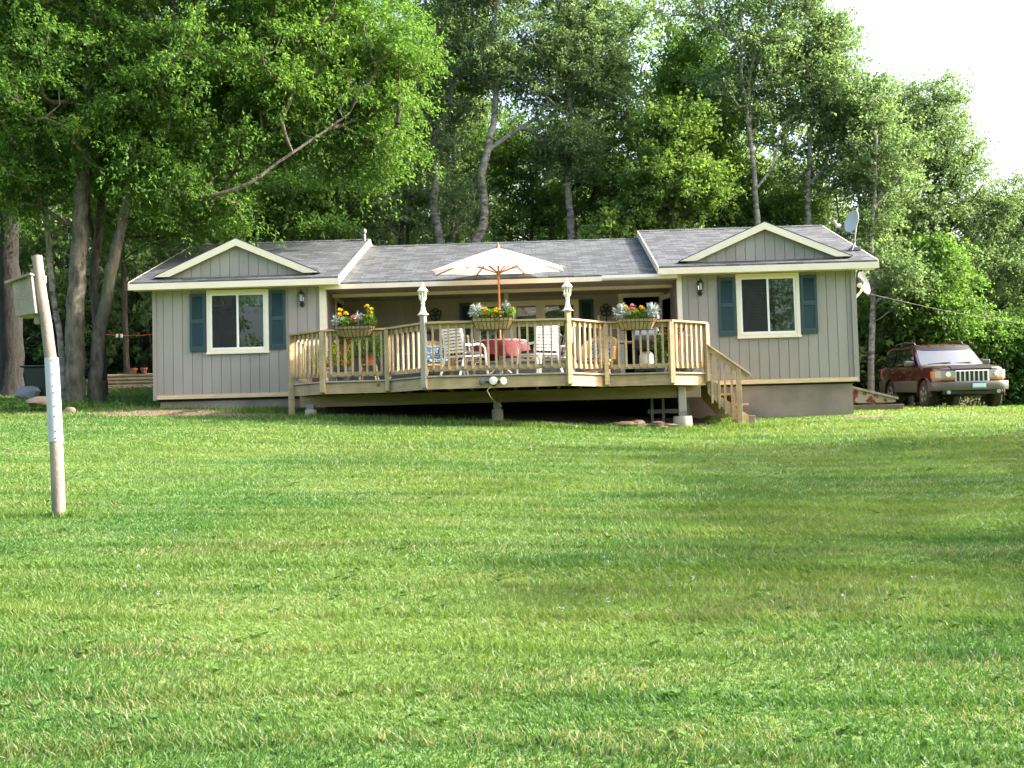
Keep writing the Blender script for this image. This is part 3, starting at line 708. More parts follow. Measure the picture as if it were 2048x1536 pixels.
cb = [Vector(p) for p in ((fx-.03, fy-.02, fz-.08), (fx-.12, fy-.045, fz-.16), (fx-.06, fy-.02, fz-.28), (fx+.0, fy+.9, fz-.38), (fx+.1, fy+1.2, fz-.42))]
MB().tube(cb, .006, 6).build('cable', M['lampwhite'], t, smooth=True)

# ------------------------------------------------------------------ umbrella, table, chairs
M['canopy'] = leafmat('canopy_cloth', (.85, .79, .71), (.87, .82, .74), .35, (1, 1, 1))
UX, UY = 7.32, -1.0
t = thing('patio_umbrella', 'open cream market umbrella with wooden pole standing through the red covered table', 'umbrella', (UX, UY, DZ))
MB().tube([(UX, UY, DZ), (UX, UY, 2.79)], .022, 12).build('pole', M['polewood'], t, smooth=True)
MB().lathe([(.03, 2.78), (.045, 2.81), (.03, 2.84), (.02, 2.86), (.026, 2.885), (.004, 2.91)], (UX, UY, 0), 10).build('finial', M['polewood'], t, smooth=True)
MB().lathe([(.045, 2.26), (.05, 2.3), (.045, 2.34)], (UX, UY, 0), 10).build('hub', M['polewood'], t)
R_, ZE, ZA = 1.42, 2.335, 2.795
cv = MB(); NS = 8; nr = 8; na = 48
a0 = rad(22.5)
for j in range(nr+1):
    r_ = R_*j/nr
    for k in range(na):
        a = a0+2*math.pi*k/na; q = (k % 6)/6; sag = math.sin(q*math.pi)
        fr = math.cos(math.pi/8)/math.cos(((a-a0) % (math.pi/4))-math.pi/8)
        rr_ = r_*(fr*(1-.03*sag*j/nr)); z = ZA-(ZA-ZE)*(j/nr)**1.08-.045*sag*(j/nr)**1.5*0 + .03*sag*(j/nr)*.6
        cv.v.append((UX+rr_*math.cos(a), UY+rr_*math.sin(a), z))
for j in range(nr):
    for k in range(na):
        cv.f.append((j*na+k, j*na+(k+1) % na, (j+1)*na+(k+1) % na, (j+1)*na+k))
UT = Matrix.Translation((UX, UY, 2.3)) @ Matrix.Rotation(rad(5), 4, 'X') @ Matrix.Translation((-UX, -UY, -2.3))
cv.xf(UT).build('canopy', M['canopy'], t)
for k in range(8):
    a = a0+k*math.pi/4; ca, sa = math.cos(a), math.sin(a)
    P = lambda r, z: (UX+r*ca, UY+r*sa, z)
    MB().beam(P(.03, ZA-.03), P(R_*.55, ZA-.03-(ZA-ZE)*.52), .02, .022).beam(P(R_*.55, ZA-.03-(ZA-ZE)*.52), P(R_*.995, ZE-.016), .02, .022).xf(UT).build('rib', M['polewood'], t)
    MB().beam(P(.045, 2.3), P(R_*.5, ZA-.05-(ZA-ZE)*.48), .016, .018).xf(UT).build('strut', M['polewood'], t)
TX, TY, TZ = 7.32, -1.0, .93
t = thing('patio_table', 'round white patio table hidden under a red cloth', 'table', (TX, TY, DZ))
MB().lathe([(.52, TZ-.03), (.54, TZ-.02), (.54, TZ-.004)], (TX, TY, 0), 32).build('tabletop', M['chair'], t)
for k in range(4):
    a = rad(45+90*k); MB().tube([(TX+.1*math.cos(a), TY+.1*math.sin(a), TZ-.04), (TX+.12*math.cos(a), TY+.12*math.sin(a), .4), (TX+.42*math.cos(a), TY+.42*math.sin(a), DZ+.01)], .022, 8).build('leg', M['chair'], t)
MB().lathe([(.04, DZ+.05), (.04, TZ-.031)], (TX, TY, 0), 10).build('column', M['chair'], t)
M['redcloth'] = mat('red_tablecloth', (.17, .013, .025), .85, noise=(12, .15, (1, 1, .3)))
c = MB(); n = 96; rows = 7
c.v.append((TX, TY, TZ+.004))
for j in range(rows):
    for k in range(n):
        a = 2*math.pi*k/n; fold = math.sin(a*9+.6*math.sin(3*a))+.5*math.sin(a*17)
        if j == 0: r, z = .53, TZ+.004
        else:
            q = j/(rows-1); r = .56+.045*q+.03*q*fold; z = TZ-.02-.3*q-.03*q*math.sin(4*a)
        c.v.append((TX+r*math.cos(a), TY+r*math.sin(a), z))
for k in range(n): c.f.append((0, 1+k, 1+(k+1) % n))
for j in range(rows-1):
    for k in range(n): c.f.append((1+j*n+k, 1+(j+1)*n+k, 1+(j+1)*n+(k+1) % n, 1+j*n+(k+1) % n))
o = c.build('tablecloth', M['redcloth'], None, smooth=True); tag(o, 'dark red cloth draped over the round deck table', 'tablecloth')
# stripes cushion
M['stripe'] = bpy.data.materials.new('striped_cushion'); M['stripe'].use_nodes = True
nt = M['stripe'].node_tree; b = nt.nodes['Principled BSDF']; tc = nt.nodes.new('ShaderNodeTexCoord'); sx = nt.nodes.new('ShaderNodeSeparateXYZ')
wv = nt.nodes.new('ShaderNodeMath'); wv.operation = 'MULTIPLY'; wv.inputs[1].default_value = 11
fr_ = nt.nodes.new('ShaderNodeMath'); fr_.operation = 'FRACT'
cr = nt.nodes.new('ShaderNodeValToRGB'); cr.color_ramp.interpolation = 'CONSTANT'
cr.color_ramp.elements[0].color = (.025, .028, .04, 1); cr.color_ramp.elements[1].color = (.5, .47, .42, 1); cr.color_ramp.elements[1].position = .62
nt.links.new(tc.outputs['Object'], sx.inputs[0]); nt.links.new(sx.outputs[0], wv.inputs[0]); nt.links.new(wv.outputs[0], fr_.inputs[0]); nt.links.new(fr_.outputs[0], cr.inputs[0]); nt.links.new(cr.outputs[0], b.inputs['Base Color']); b.inputs['Roughness'].default_value = .9
def make_chair():
    """sits at origin, faces +y"""
    t = thing('patio_chair', '', 'chair')
    sw = .25
    for s in (-1, 1):
        MB().tube([(s*.27, -.05, .62), (s*.275, .1, .645), (s*.275, .26, .64), (s*.275, .325, .58), (s*.27, .35, .4), (s*.27, .4, 0)], .021, 8).build('front_leg', M['chair'], t, smooth=True)
        MB().tube([(s*.25, -.3, 1.0), (s*.26, -.24, .72), (s*.265, -.2, .46), (s*.268, -.27, .22), (s*.27, -.36, 0)], .023, 8).build('rear_leg', M['chair'], t, smooth=True)
        MB().tube([(s*.268, -.24, .625), (s*.27, -.05, .62)], .021, 8).build('armrest', M['chair'], t)
    for k in range(9):
        q = k/8; z = .5+.49*q; y = -.2-.1*max(0, (z-.46)/.54)
        m = MB(); n = 8; vs = []
        for i in range(n+1):
            x = -.245+.49*i/n; yy = y-.035*(1-(x/.245)**2); vs += [(x, yy, z-.021), (x, yy-.014, z-.021), (x, yy-.014, z+.021), (x, yy, z+.021)]
        m.add(vs, [(4*i+a, 4*i+(a+1) % 4, 4*i+4+(a+1) % 4, 4*i+4+a) for i in range(n) for a in range(4)]+[(0,1,2,3),(4*n+3,4*n+2,4*n+1,4*n)])
        m.build('back_slat', M['chair'], t)
    for k in range(6):
        y = -.17+.085*k; MB().box((-.255, y, .4+.012*k*.5), (.255, y+.06, .42+.012*k*.5)).build('seat_slat', M['chair'], t)
    MB().tube([(-.268, .335, .41), (.268, .335, .41)], .018, 8).build('front_rail', M['chair'], t)
    MB().tube([(-.268, -.21, .41), (.268, -.21, .41)], .018, 8).build('rear_rail', M['chair'], t)
    return t
def make_cushion():
    t = thing('chair_cushion', '', 'cushion')
    MB().box((-.235, -.15, .452), (.235, .33, .51)).build('seat_pad', M['stripe'], t, bevel=.022)
    MB().prism([(-.22, -.15, .512), (-.22, -.1, .512), (-.22, -.205, 1.0), (-.22, -.255, 1.0)], (.44, 0, 0)).build('back_pad', M['stripe'], t, bevel=.02)
    return t
ch0 = make_chair(); cu0 = make_cushion()
spots = [(6.62, -1.7, -42, 'white slatted patio chair left of the table, its back to the railing'),
         (8.1, -1.7, 36, 'white slatted patio chair right of the table, brightly sunlit back slats'),
         (8.45, -.75, 82, 'white patio chair with striped cushion seen side on behind the brightest chair'),
         (6.62, -.28, -150, 'white patio chair beyond the table, mostly hidden by the left slatted chair')]
cl = ['striped cushion on the slatted chair left of the red table', 'striped cushion on the sunlit slatted chair right of the red table', 'dark striped cushion with its tall back seen past the sunlit chair', 'striped cushion on the chair hidden beyond the red table']
for i, (x, y, a, lb) in enumerate(spots):
    for base, l_, g in ((ch0, lb, 'white chairs around the deck table'), (cu0, cl[i], 'striped chair cushions')):
        if i == 0: o = base; o.location = (x, y, DZ); o.rotation_euler = (0, 0, rad(a)); o['label'] = l_; o['group'] = g
        else: dup(base, (x, y, DZ), rad(a), l_, g)

# ------------------------------------------------------------------ plants in pots and baskets
RNG = np.random.default_rng(7)
def leaf_quads(P, D, N, ln, wd, fold=.25):
    """rhombus leaves: base P, direction D, normal N"""
    D = D/np.linalg.norm(D, axis=1, keepdims=True); S = np.cross(D, N); S /= (np.linalg.norm(S, axis=1, keepdims=True)+1e-9); Nn = np.cross(S, D)
    ln = np.broadcast_to(np.asarray(ln, float), (len(P),))[:, None]; wd = np.broadcast_to(np.asarray(wd, float), (len(P),))[:, None]
    a = P; b = P+D*ln*.45+S*wd*.5+Nn*wd*fold; c = P+D*ln; d = P+D*ln*.45-S*wd*.5+Nn*wd*fold
    V = np.stack([a, b, c, d], 1).reshape(-1, 3); F = np.arange(len(V)).reshape(-1, 4)
    return V, F
def puff(c, r, n, ln, wd, up=.4, rng=RNG):
    c = np.asarray(c); d = rng.normal(size=(n, 3)); d /= np.linalg.norm(d, axis=1, keepdims=True)
    rr_ = rng.random((n, 1))**.5; P = c+d*rr_*np.asarray(r)
    D = d+rng.normal(size=(n, 3))*.5+np.array([0, 0, up]); N = rng.normal(size=(n, 3))*.6+np.array([0, 0, 1])
    return leaf_quads(P, D, N, ln*(.7+.6*rng.random(n)), wd*(.7+.6*rng.random(n)))
def cat_(L):
    V = []; F = []; o = 0
    for v, f in L: V.append(v); F.append(f+o); o += len(v)
    return np.concatenate(V), np.concatenate(F)
def plant_part(parent, name, blobs, m, ln, wd, up=.4):
    v, f = cat_([puff(c, r, n, ln, wd, up) for c, r, n in blobs]); return npmesh(name, v, f, m, parent)
def basket(cx, cy, z, label, spec, halfw=.37):
    t = thing('flower_basket', label, 'flower basket', (cx, cy, z), 0, 'wire flower baskets on the deck railing')
    n = 12; prof = [(0, .0), (-.12, -.01), (-.19, .12), (-.2, .19), (0.0, .19)]
    def ring(x, sc): return [(cx+x*(1 if pz > .15 else .93 if pz > .1 else .8), cy+py*sc, z+(.19-(.19-pz)*sc)) for py, pz in prof]
    l = MB(); vs = []
    for i in range(n+1):
        x = -halfw+2*halfw*i/n; e = 1-.25*abs(x/halfw)**6; vs += ring(x, e)
    l.add(vs, [(5*i+a, 5*i+(a+1) % 5, 5*i+5+(a+1) % 5, 5*i+5+a) for i in range(n) for a in range(5)]+[(0,1,2,3,4)[::-1], tuple(5*n+a for a in range(5))])
    l.build('liner', M['coco'], t)
    wv = MB()
    for i in range(10):
        x = -halfw*.97+2*halfw*.97*i/9; wv.tube([(cx+x, cy+.004, z+.195), (cx+x, cy-.2-.008, z+.195), (cx+x, cy-.2, z+.12), (cx+x*.82, cy-.125, z-.02), (cx+x*.82, cy+.004, z-.01)], .005, 5)
    for yy, zz, hs in ((-.208, .197, 1), (-.207, .13, .94), (-.13, -.016, .8)): wv.tube([(cx-halfw*hs, cy+yy, z+zz), (cx+halfw*hs, cy+yy, z+zz)], .006, 5)
    wv.build('wire_frame', M['black'], t)
    for nm, m, ln, wd, up, bl in spec:
        plant_part(t, nm, [((cx+a, cy-.1+b_, z+c_), r, n_) for a, b_, c_, r, n_ in bl], M[m], ln, wd, up)
    return t
def blooms(t, name, pts, m, r=.04):
    L = []
    for p in pts:
        n = 34; d = RNG.normal(size=(n, 3)); d[:, 2] = np.abs(d[:, 2])*.8; d /= np.linalg.norm(d, axis=1, keepdims=True)
        L.append(leaf_quads(np.asarray(p)+d*r*.3, d, RNG.normal(size=(n, 3))+np.array([0, 0, .5]), r*1.0, r*.7))
    v, f = cat_(L); return npmesh(name, v, f, M[m], t)
def stems(t, pts, base):
    m = MB()
    for p in pts: m.tube([base(p), p], .004, 4)
    return m.build('stem', M['potleaf'], t)
b1 = basket(4.62, -2.0, 1.0, 'wire basket of tall orange marigolds and silver foliage on left section of railing',
  [('silver_leaves', 'silver', .075, .028, .5, [(-.3, 0, .3, (.1, .08, .1), 90), (.09, 0, .33, (.1, .08, .1), 90)]),
   ('foliage', 'potleaf', .07, .03, .3, [(-.1, 0, .25, (.2, .1, .09), 260), (.28, 0, .28, (.12, .1, .12), 220), (.3, 0, .42, (.05, .05, .1), 50)])])
pts = [(4.35, -2.1, 1.5), (4.34, -2.12, 1.41), (4.46, -2.1, 1.43), (4.94, -2.1, 1.49), (4.92, -2.13, 1.44), (4.9, -2.12, 1.36), (4.86, -2.1, 1.56)]
blooms(b1, 'marigold_bloom', pts, 'petal_y', .045); stems(b1, pts, lambda p: (p[0]-.01, p[1], 1.22))
blooms(b1, 'salmon_bloom', [(4.62, -2.13, 1.31), (4.66, -2.15, 1.27), (4.6, -2.1, 1.36), (4.69, -2.14, 1.33)], 'petal_p', .05); blooms(b1, 'violet_bloom', [(4.52, -2.1, 1.34), (4.55, -2.13, 1.3)], 'petal_v', .035)
b2 = basket(7.27, -2.8, .985, 'wire basket of massed small yellow flowers on middle section of railing',
  [('silver_leaves', 'silver', .08, .03, .5, [(-.3, 0, .33, (.1, .08, .11), 120), (.25, 0, .34, (.08, .07, .1), 60)]),
   ('foliage', 'potleaf', .06, .03, .3, [(0, 0, .24, (.3, .11, .1), 420), (.3, 0, .28, (.12, .1, .09), 160)]), ('lime_leaves', 'lime', .05, .03, .3, [(.35, 0, .31, (.05, .05, .05), 40)])])
pts = [(7.27+RNG.uniform(-.2, .17), -2.9+RNG.uniform(-.09, .05), 1.25+RNG.uniform(-.03, .1)) for _ in range(26)]
blooms(b2, 'yellow_bloom', pts, 'petal_y', .032)
b3 = basket(9.93, -2.0, .985, 'wire basket with two big silver leaved clumps on right section of railing',
  [('silver_leaves', 'silver', .085, .03, .5, [(-.28, 0, .32, (.14, .1, .14), 200), (.3, 0, .32, (.13, .1, .13), 200)]),
   ('foliage', 'potleaf', .06, .03, .3, [(0, 0, .25, (.26, .11, .1), 330)])])
blooms(b3, 'yellow_bloom', [(9.72, -2.1, 1.4), (9.75, -2.13, 1.36), (10.02, -2.1, 1.38), (10.05, -2.12, 1.35), (9.94, -2.12, 1.3)], 'petal_y', .045)
blooms(b3, 'salmon_bloom', [(9.86, -2.12, 1.36), (9.87, -2.13, 1.3), (9.85, -2.12, 1.42)], 'petal_p', .04); blooms(b3, 'violet_bloom', [(9.8, -2.1, 1.4), (9.77, -2.08, 1.37), (9.9, -2.1, 1.41)], 'petal_v', .03)
def pot(name, label, x, y, z, r, h, m, cat='potted plant', g=None):
    t = thing(name, label, cat, (x, y, z), 0, g)
    MB().lathe([(r*.68, z), (r*.95, z+h*.8), (r*1.06, z+h*.8), (r*1.08, z+h), (r*.95, z+h), (r*.9, z+h*.9)], (x, y, 0), 18).build('pot', m, t, smooth=True)
    return t
t = pot('potted_plant', 'leafy potted plant with yellow flowers on the floor at left end of deck', 3.72, -1.2, DZ, .15, .24, M['terracotta'])
plant_part(t, 'foliage', [((3.72, -1.2, .55), (.2, .18, .22), 330)], M['potleaf'], .07, .035)
blooms(t, 'yellow_bloom', [(3.72+RNG.uniform(-.2, .2), -1.28+RNG.uniform(-.15, .1), .45+RNG.uniform(0, .27)) for _ in range(16)], 'petal_y', .04)
t = pot('potted_plant', 'pale green bushy potted plant behind the left railing posts', 4.25, -1.35, DZ, .17, .3, M['grey'])
plant_part(t, 'foliage', [((4.22, -1.4, .72), (.26, .22, .28), 620)], M['lime'], .06, .035)
blooms(t, 'lime_bloom', [(4.3+RNG.uniform(-.15, .2), -1.55, .42+RNG.uniform(0, .2)) for _ in range(7)], 'petal_y', .035)
stl = thing('wooden_stool', 'small pale wooden stool carrying a fern at left end of deck', 'stool', (4.72, -1.2, DZ))
MB().box((4.57, -1.35, .5), (4.87, -1.05, .53)).build('seat', M['wood'], stl, bevel=.004)
for sx in (-1, 1):
    for sy in (-1, 1): MB().beam((4.72+sx*.12, -1.2+sy*.12, .5), (4.72+sx*.17, -1.2+sy*.17, DZ+.001), .035, .035).build('leg', M['wood'], stl)
    MB().beam((4.72+sx*.14, -1.34, .33), (4.72+sx*.14, -1.06, .33), .025, .025).build('stretcher', M['wood'], stl)
t = pot('potted_plant', 'full green fern in a pot standing on the wooden stool', 4.72, -1.2, .531, .13, .18, M['terracotta'])
plant_part(t, 'foliage', [((4.72, -1.2, .86), (.34, .28, .24), 620)], M['potleaf'], .12, .03, -.1)
t = pot('potted_plant', 'red geranium in a small pot hanging inside the left railing', 4.36, -1.83, .72, .09, .14, M['terracotta'])
plant_part(t, 'foliage', [((4.36, -1.83, .92), (.12, .1, .09), 120)], M['potleaf'], .06, .05); blooms(t, 'red_bloom', [(4.3, -1.88, 1.02), (4.33, -1.86, .99), (4.46, -1.88, .94), (4.28, -1.86, 1.05)], 'petal_r', .045)
t = pot('potted_plant', 'red geranium in a tall terracotta pot hanging inside right end of railing', 10.72, -1.62, .62, .1, .27, M['terracotta'])
plant_part(t, 'foliage', [((10.7, -1.62, .98), (.1, .09, .14), 120)], M['potleaf'], .08, .035); blooms(t, 'red_bloom', [(10.64, -1.66, 1.08), (10.68, -1.64, 1.05), (10.86, -1.66, .96), (10.5, -1.66, .98), (10.84, -1.64, 1.0)], 'petal_r', .045)
t = pot('potted_plant', 'tall column of ivy in a pot behind the right railing post', 10.43, -1.55, DZ, .14, .2, M['grey'])
plant_part(t, 'foliage', [((10.43, -1.55, .3+.1*k), (.13, .12, .1), 70) for k in range(7)], M['potleaf'], .06, .045, 0)
t = pot('potted_plant', 'grey metal bucket with thin ivy stems at right end of deck', 10.92, -1.38, DZ, .17, .2, M['metal'])
plant_part(t, 'foliage', [((10.98, -1.4, .42+.1*k), (.08, .08, .09), 30) for k in range(6)], M['silver'], .045, .035, 0)

# porch furniture half hidden behind the railing
def wicker(x, y, a, label, clabel):
    t = thing('wicker_chair', label, 'chair', (0, 0, 0), 0, 'wicker armchairs on the deck')
    MB().box((-.3, -.28, .3), (.3, .28, .36)).build('seat', M['wicker'], t, bevel=.02)
    m = MB(); vs = []; n = 14
    for i in range(n+1):
        q = -1.9+3.8*i/n; r = .34; top = .62+.26*max(0, math.cos(q))**.7
        for rr_, z in ((r, .36), (r*1.1, top), (r*.98, top), (r*.9, .36)): vs.append((rr_*math.sin(q), -rr_*math.cos(q)+.02, z))
    m.add(vs, [(4*i+a_, 4*i+(a_+1) % 4, 4*i+4+(a_+1) % 4, 4*i+4+a_) for i in range(n) for a_ in range(4)]+[(0,1,2,3),(4*n+3,4*n+2,4*n+1,4*n)])
    m.build('backrest', M['wicker'], t, smooth=True)
    for sx in (-1, 1):
        for sy in (-1, 1): MB().tube([(sx*.25, sy*.23, .3), (sx*.27, sy*.25, 0)], .024, 8).build('leg', M['wicker'], t)
    t.location = (x, y, DZ); t.rotation_euler = (0, 0, rad(a))
    c = thing('seat_cushion', clabel, 'cushion', (0, 0, 0), 0, 'blue floral cushions')
    MB().box((-.25, -.22, .361), (.25, .27, .46)).build('seat_pad', M['floral'], c, bevel=.035); MB().box((-.22, -.29, .47), (.22, -.2, .78)).build('back_pad', M['floral'], c, bevel=.03)
    c.location = t.location; c.rotation_euler = t.rotation_euler
M['floral'] = bpy.data.materials.new('blue_floral_cloth'); M['floral'].use_nodes = True
nt = M['floral'].node_tree; b = nt.nodes['Principled BSDF']; tc = nt.nodes.new('ShaderNodeTexCoord'); vo = nt.nodes.new('ShaderNodeTexVoronoi'); vo.inputs['Scale'].default_value = 26
cr = nt.nodes.new('ShaderNodeValToRGB'); cr.color_ramp.elements[0].color = (.5, .55, .55, 1); cr.color_ramp.elements[1].color = (.06, .13, .2, 1); cr.color_ramp.elements[0].position = .25; cr.color_ramp.elements[1].position = .5
nt.links.new(tc.outputs['Object'], vo.inputs[0]); nt.links.new(vo.outputs[0], cr.inputs[0]); nt.links.new(cr.outputs[0], b.inputs['Base Color']); b.inputs['Roughness'].default_value = .9
wicker(6.0, -.55, 200, 'honey coloured wicker armchair between the cabinet and the white chairs', 'blue floral cushion in the wicker chair beside the grey cabinet')
wicker(9.3, -.55, 160, 'honey coloured wicker armchair between the white chairs and the open door', 'blue floral cushion in the wicker chair nearer the open door')
t = thing('storage_cabinet', 'dark grey covered cabinet against the porch wall at left', 'cabinet', (5.3, 1.0, DZ))
MB().box((4.9, .6, DZ+.03), (5.75, 1.3, 1.3)).build('body', M['grey'], t, bevel=.03); MB().box((4.87, .57, 1.302), (5.78, 1.33, 1.36)).build('lid', M['black'], t, bevel=.015); MB().box((4.95, .62, DZ+.001), (5.7, 1.28, DZ+.029)).build('plinth', M['black'], t)
MB().box((4.93, .585, .85), (5.72, .6, .88)).build('handle', M['metal'], t)
t = thing('barbecue_grill', 'barbecue grill with pale grey hood and side shelf near the door', 'grill', (10.2, -.5, DZ))
MB().box((10.0, -.75, .72), (10.5, -.3, .9)).build('firebox', M['black'], t, bevel=.02)
m = MB(); m.prism([(10.0, -.75, .902), (10.0, -.77, 1.0), (10.0, -.7, 1.13), (10.0, -.53, 1.19), (10.0, -.36, 1.13), (10.0, -.3, .902)], (.5, 0, 0)); m.build('hood', M['metal'], t, bevel=.02)
MB().box((9.68, -.72, .86), (9.99, -.34, .89)).build('side_shelf', M['wood'], t, bevel=.005)
for x in (10.03, 10.47):
    for y in (-.72, -.33): MB().box((x-.015, y-.015, DZ), (x+.015, y+.015, .719)).build('leg', M['black'], t)
MB().lathe([(.14, .35), (.15, .38), (.15, .6), (.1, .68)], (10.25, -.5, 0), 14).build('gas_bottle', M['lampwhite'], t, smooth=True)
MB().box((10.05, -.7, .3), (10.45, -.35, .33)).build('lower_shelf', M['black'], t)
def plaque(x, z, label):
    t = thing('wall_ornament', label, 'wall ornament', (x, BY-.02, z), 0, 'black iron ornaments on the porch wall')
    m = MB(); y = BY-.04
    for k in range(5):
        a = rad(90+72*k); c = (x+.075*math.cos(a), y, z+.08*math.sin(a))
        m.tube([(c[0]+.06*math.cos(b_), y, c[2]+.06*math.sin(b_)) for b_ in np.linspace(0, 6.28, 12)], .016, 6)
    m.tube([(x, y, z-.12), (x, y, z-.26)], .014, 6); m.lathe([(.02, .0), (.05, -.015), (.02, -.03)], (x, y+.015, z), 10, 'y')
    m.build('scrollwork', M['black'], t); MB().box((x-.03, BY-.026, z-.04), (x+.03, BY-.0125, z+.04)).build('mount', M['black'], t)
plaque(5.75, 1.85, 'black iron ornament on the porch wall above the grey cabinet'); plaque(9.62, 1.83, 'black iron ornament on the porch wall beside the open door')
o = MB().box((9.42, BY-.022, 1.6), (9.47, BY-.0125, 1.72)).build('light_switch', M['white'], house)
t = thing('bucket', 'low dark bucket on the deck under the round table', 'bucket', (7.62, -1.25, DZ)); MB().lathe([(.13, DZ), (.16, DZ+.1), (.165, DZ+.1), (.15, DZ+.09)], (7.62, -1.25, 0), 16).build('bowl', M['grey'], t); MB().tube([(7.46, -1.25, DZ+.1), (7.5, -1.35, DZ+.08), (7.62, -1.41, DZ+.07), (7.74, -1.35, DZ+.08), (7.78, -1.25, DZ+.1)], .005, 5).build('handle', M['metal'], t)
t = thing('garden_hose', 'pale coiled cord lying on the deck behind the sunlit railing section', 'cord', (8.98, -1.9, DZ))
MB().tube([(8.85+.14*math.cos(a)+.03*a, -1.85+.1*math.sin(a), DZ+.02+.004*a) for a in np.linspace(0, 14, 50)], .011, 6).build('hose', M['coco'], t, smooth=True)
# under the deck
t = thing('sawhorse', 'grey aluminium sawhorse stored under right end of deck', 'sawhorse', (10.45, -.9, -.7))
for x in (10.28, 10.5, 10.98): MB().box((x-.025, -1.0, gz(x, -1)-.05), (x+.025, -.95, -.08)).build('leg', M['greywood'], t)
MB().box((10.2, -.94, -.58), (11.05, -.91, -.5)).build('rail', M['greywood'], t); MB().box((10.2, -1.03, -.079), (11.05, -.9, -.04)).build('top', M['greywood'], t)
rs = np.random.default_rng(4)
def rock(c, r, sq, m, name, label, cat, g=None, seed=1):
    q = np.random.default_rng(seed); mb = MB(); n, k = 12, 7; vs = []
    ph = q.random(6)*6.28
    for j in range(k+1):
        th = math.pi*j/k
        for i in range(n):
            a = 2*math.pi*i/n; d = np.array([math.sin(th)*math.cos(a), math.sin(th)*math.sin(a), math.cos(th)])
            s = 1+.16*math.sin(3*d[0]+ph[0])+.14*math.sin(4*d[1]+ph[1])+.12*math.sin(5*d[2]+ph[2]+2*d[0])
            vs.append((c[0]+r*sq[0]*s*d[0], c[1]+r*sq[1]*s*d[1], c[2]+r*sq[2]*s*d[2]))
    mb.add(vs, [(j*n+i, (j+1)*n+i, (j+1)*n+(i+1) % n, j*n+(i+1) % n) for j in range(k) for i in range(n)])
    o = mb.build(name, m, None, smooth=True); return tag(o, label, cat, g)
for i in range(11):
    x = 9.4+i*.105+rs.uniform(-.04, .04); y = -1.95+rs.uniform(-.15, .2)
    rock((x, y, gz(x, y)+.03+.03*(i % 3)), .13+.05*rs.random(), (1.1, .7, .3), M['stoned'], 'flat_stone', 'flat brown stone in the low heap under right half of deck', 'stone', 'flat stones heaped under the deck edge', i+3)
o = MB().beam((8.15, -2.0, gz(8.15, -2)+.05), (8.75, -2.3, gz(8.75, -2.3)+.03), .14, .03).build('plank', M['woodg'], None, bevel=.003); tag(o, 'short weathered board lying in the grass in front of deck', 'board')
o = MB().box((11.99, -1.2, gz(12, -.9)-.1), (12.25, -.55, gz(12, -.9)+.13)).build('step_block', M['found'], None, bevel=.01); tag(o, 'brown concrete block forming bottom step beside the stair', 'block')

# ------------------------------------------------------------------ roof and wall fittings
t = thing('satellite_dish', 'grey satellite dish with feed arm standing on right end of roof', 'satellite dish', (14.84, .75, 2.84))
def dish(c, d, r, par, m, roll=0):
    M_ = Matrix.Translation(c) @ Vector(d).to_track_quat('Z', 'X').to_matrix().to_4x4()
    mb = MB(); n = 28; vs = []; k = 6
    for j in range(k+1):
        q = j/k
        for i in range(n): a = 2*math.pi*i/n; vs.append((r*q*math.cos(a), r*1.12*q*math.sin(a), .17*r*q*q*2))
    for j in range(k+1):
        q = j/k
        for i in range(n): a = 2*math.pi*i/n; vs.append((r*q*math.cos(a), r*1.12*q*math.sin(a), .17*r*q*q*2-.012))
    o = n*(k+1); f = []
    for j in range(k):
        for i in range(n):
            f.append((j*n+i, j*n+(i+1) % n, (j+1)*n+(i+1) % n, (j+1)*n+i)); f.append((o+j*n+i, o+(j+1)*n+i, o+(j+1)*n+(i+1) % n, o+j*n+(i+1) % n))
    for i in range(n): f.append((k*n+i, k*n+(i+1) % n, o+k*n+(i+1) % n, o+k*n+i))
    mb.add(vs, f); mb.xf(M_); return mb.build('reflector', m, par, smooth=True)
M['dishm'] = mat('dish_grey', (.55, .55, .55), .45)
DD = Vector((-.92, -.22, .16))
dish((14.93, .76, 3.44), DD, .245, t, M['dishm'])
MB().tube([(14.90, .75, 2.86), (14.90, .75, 3.05), (14.95, .78, 3.3), (14.98, .79, 3.43)], .02, 8).build('mast', M['metal'], t)
MB().box((14.80, .65, 2.815), (15.0, .85, 2.89)).build('mount_foot', M['metal'], t, bevel=.01); MB().tube([(14.78, .55, 2.79), (14.9, .75, 3.0)], .012, 6).tube([(14.9, .98, 2.93), (14.9, .75, 3.0)], .012, 6).build('strut', M['metal'], t)
MB().tube([(14.93, .76, 3.18), (14.7, .68, 3.22), (14.5, .58, 3.3)], .014, 6).build('feed_arm', M['metal'], t); MB().lathe([(.03, -.03), (.045, 0), (.045, .06), (.02, .09)], (0, 0, 0), 12).xf(Matrix.Translation((14.5, .58, 3.33)) @ Vector((.85, .35, .2)).to_track_quat('Z', 'Y').to_matrix().to_4x4()).build('feed_horn', M['lampwhite'], t, smooth=True); MB().tube([(14.48, .57, 3.36), (14.42, .55, 3.44)], .03, 8).build('lnb', M['dishm'], t)
t = thing('satellite_dish', 'dull grey satellite dish under the eave behind right corner of house', 'satellite dish', (15.1, 1.6, 2.2))
M['dishg'] = mat('dull_dish_grey', (.09, .09, .095), .7)
dish((15.28, 1.7, 2.22), Vector((.75, -.6, .25)), .27, t, M['dishg']); MB().tube([(HX+.02, 1.75, 1.95), (14.95, 1.78, 1.98), (15.2, 1.75, 2.14)], .02, 8).build('wall_arm', M['metal'], t)
t = thing('corner_floodlight', 'round black floodlight on a bent white pipe at right house corner', 'flood light', (HX+.05, .4, 1.8))
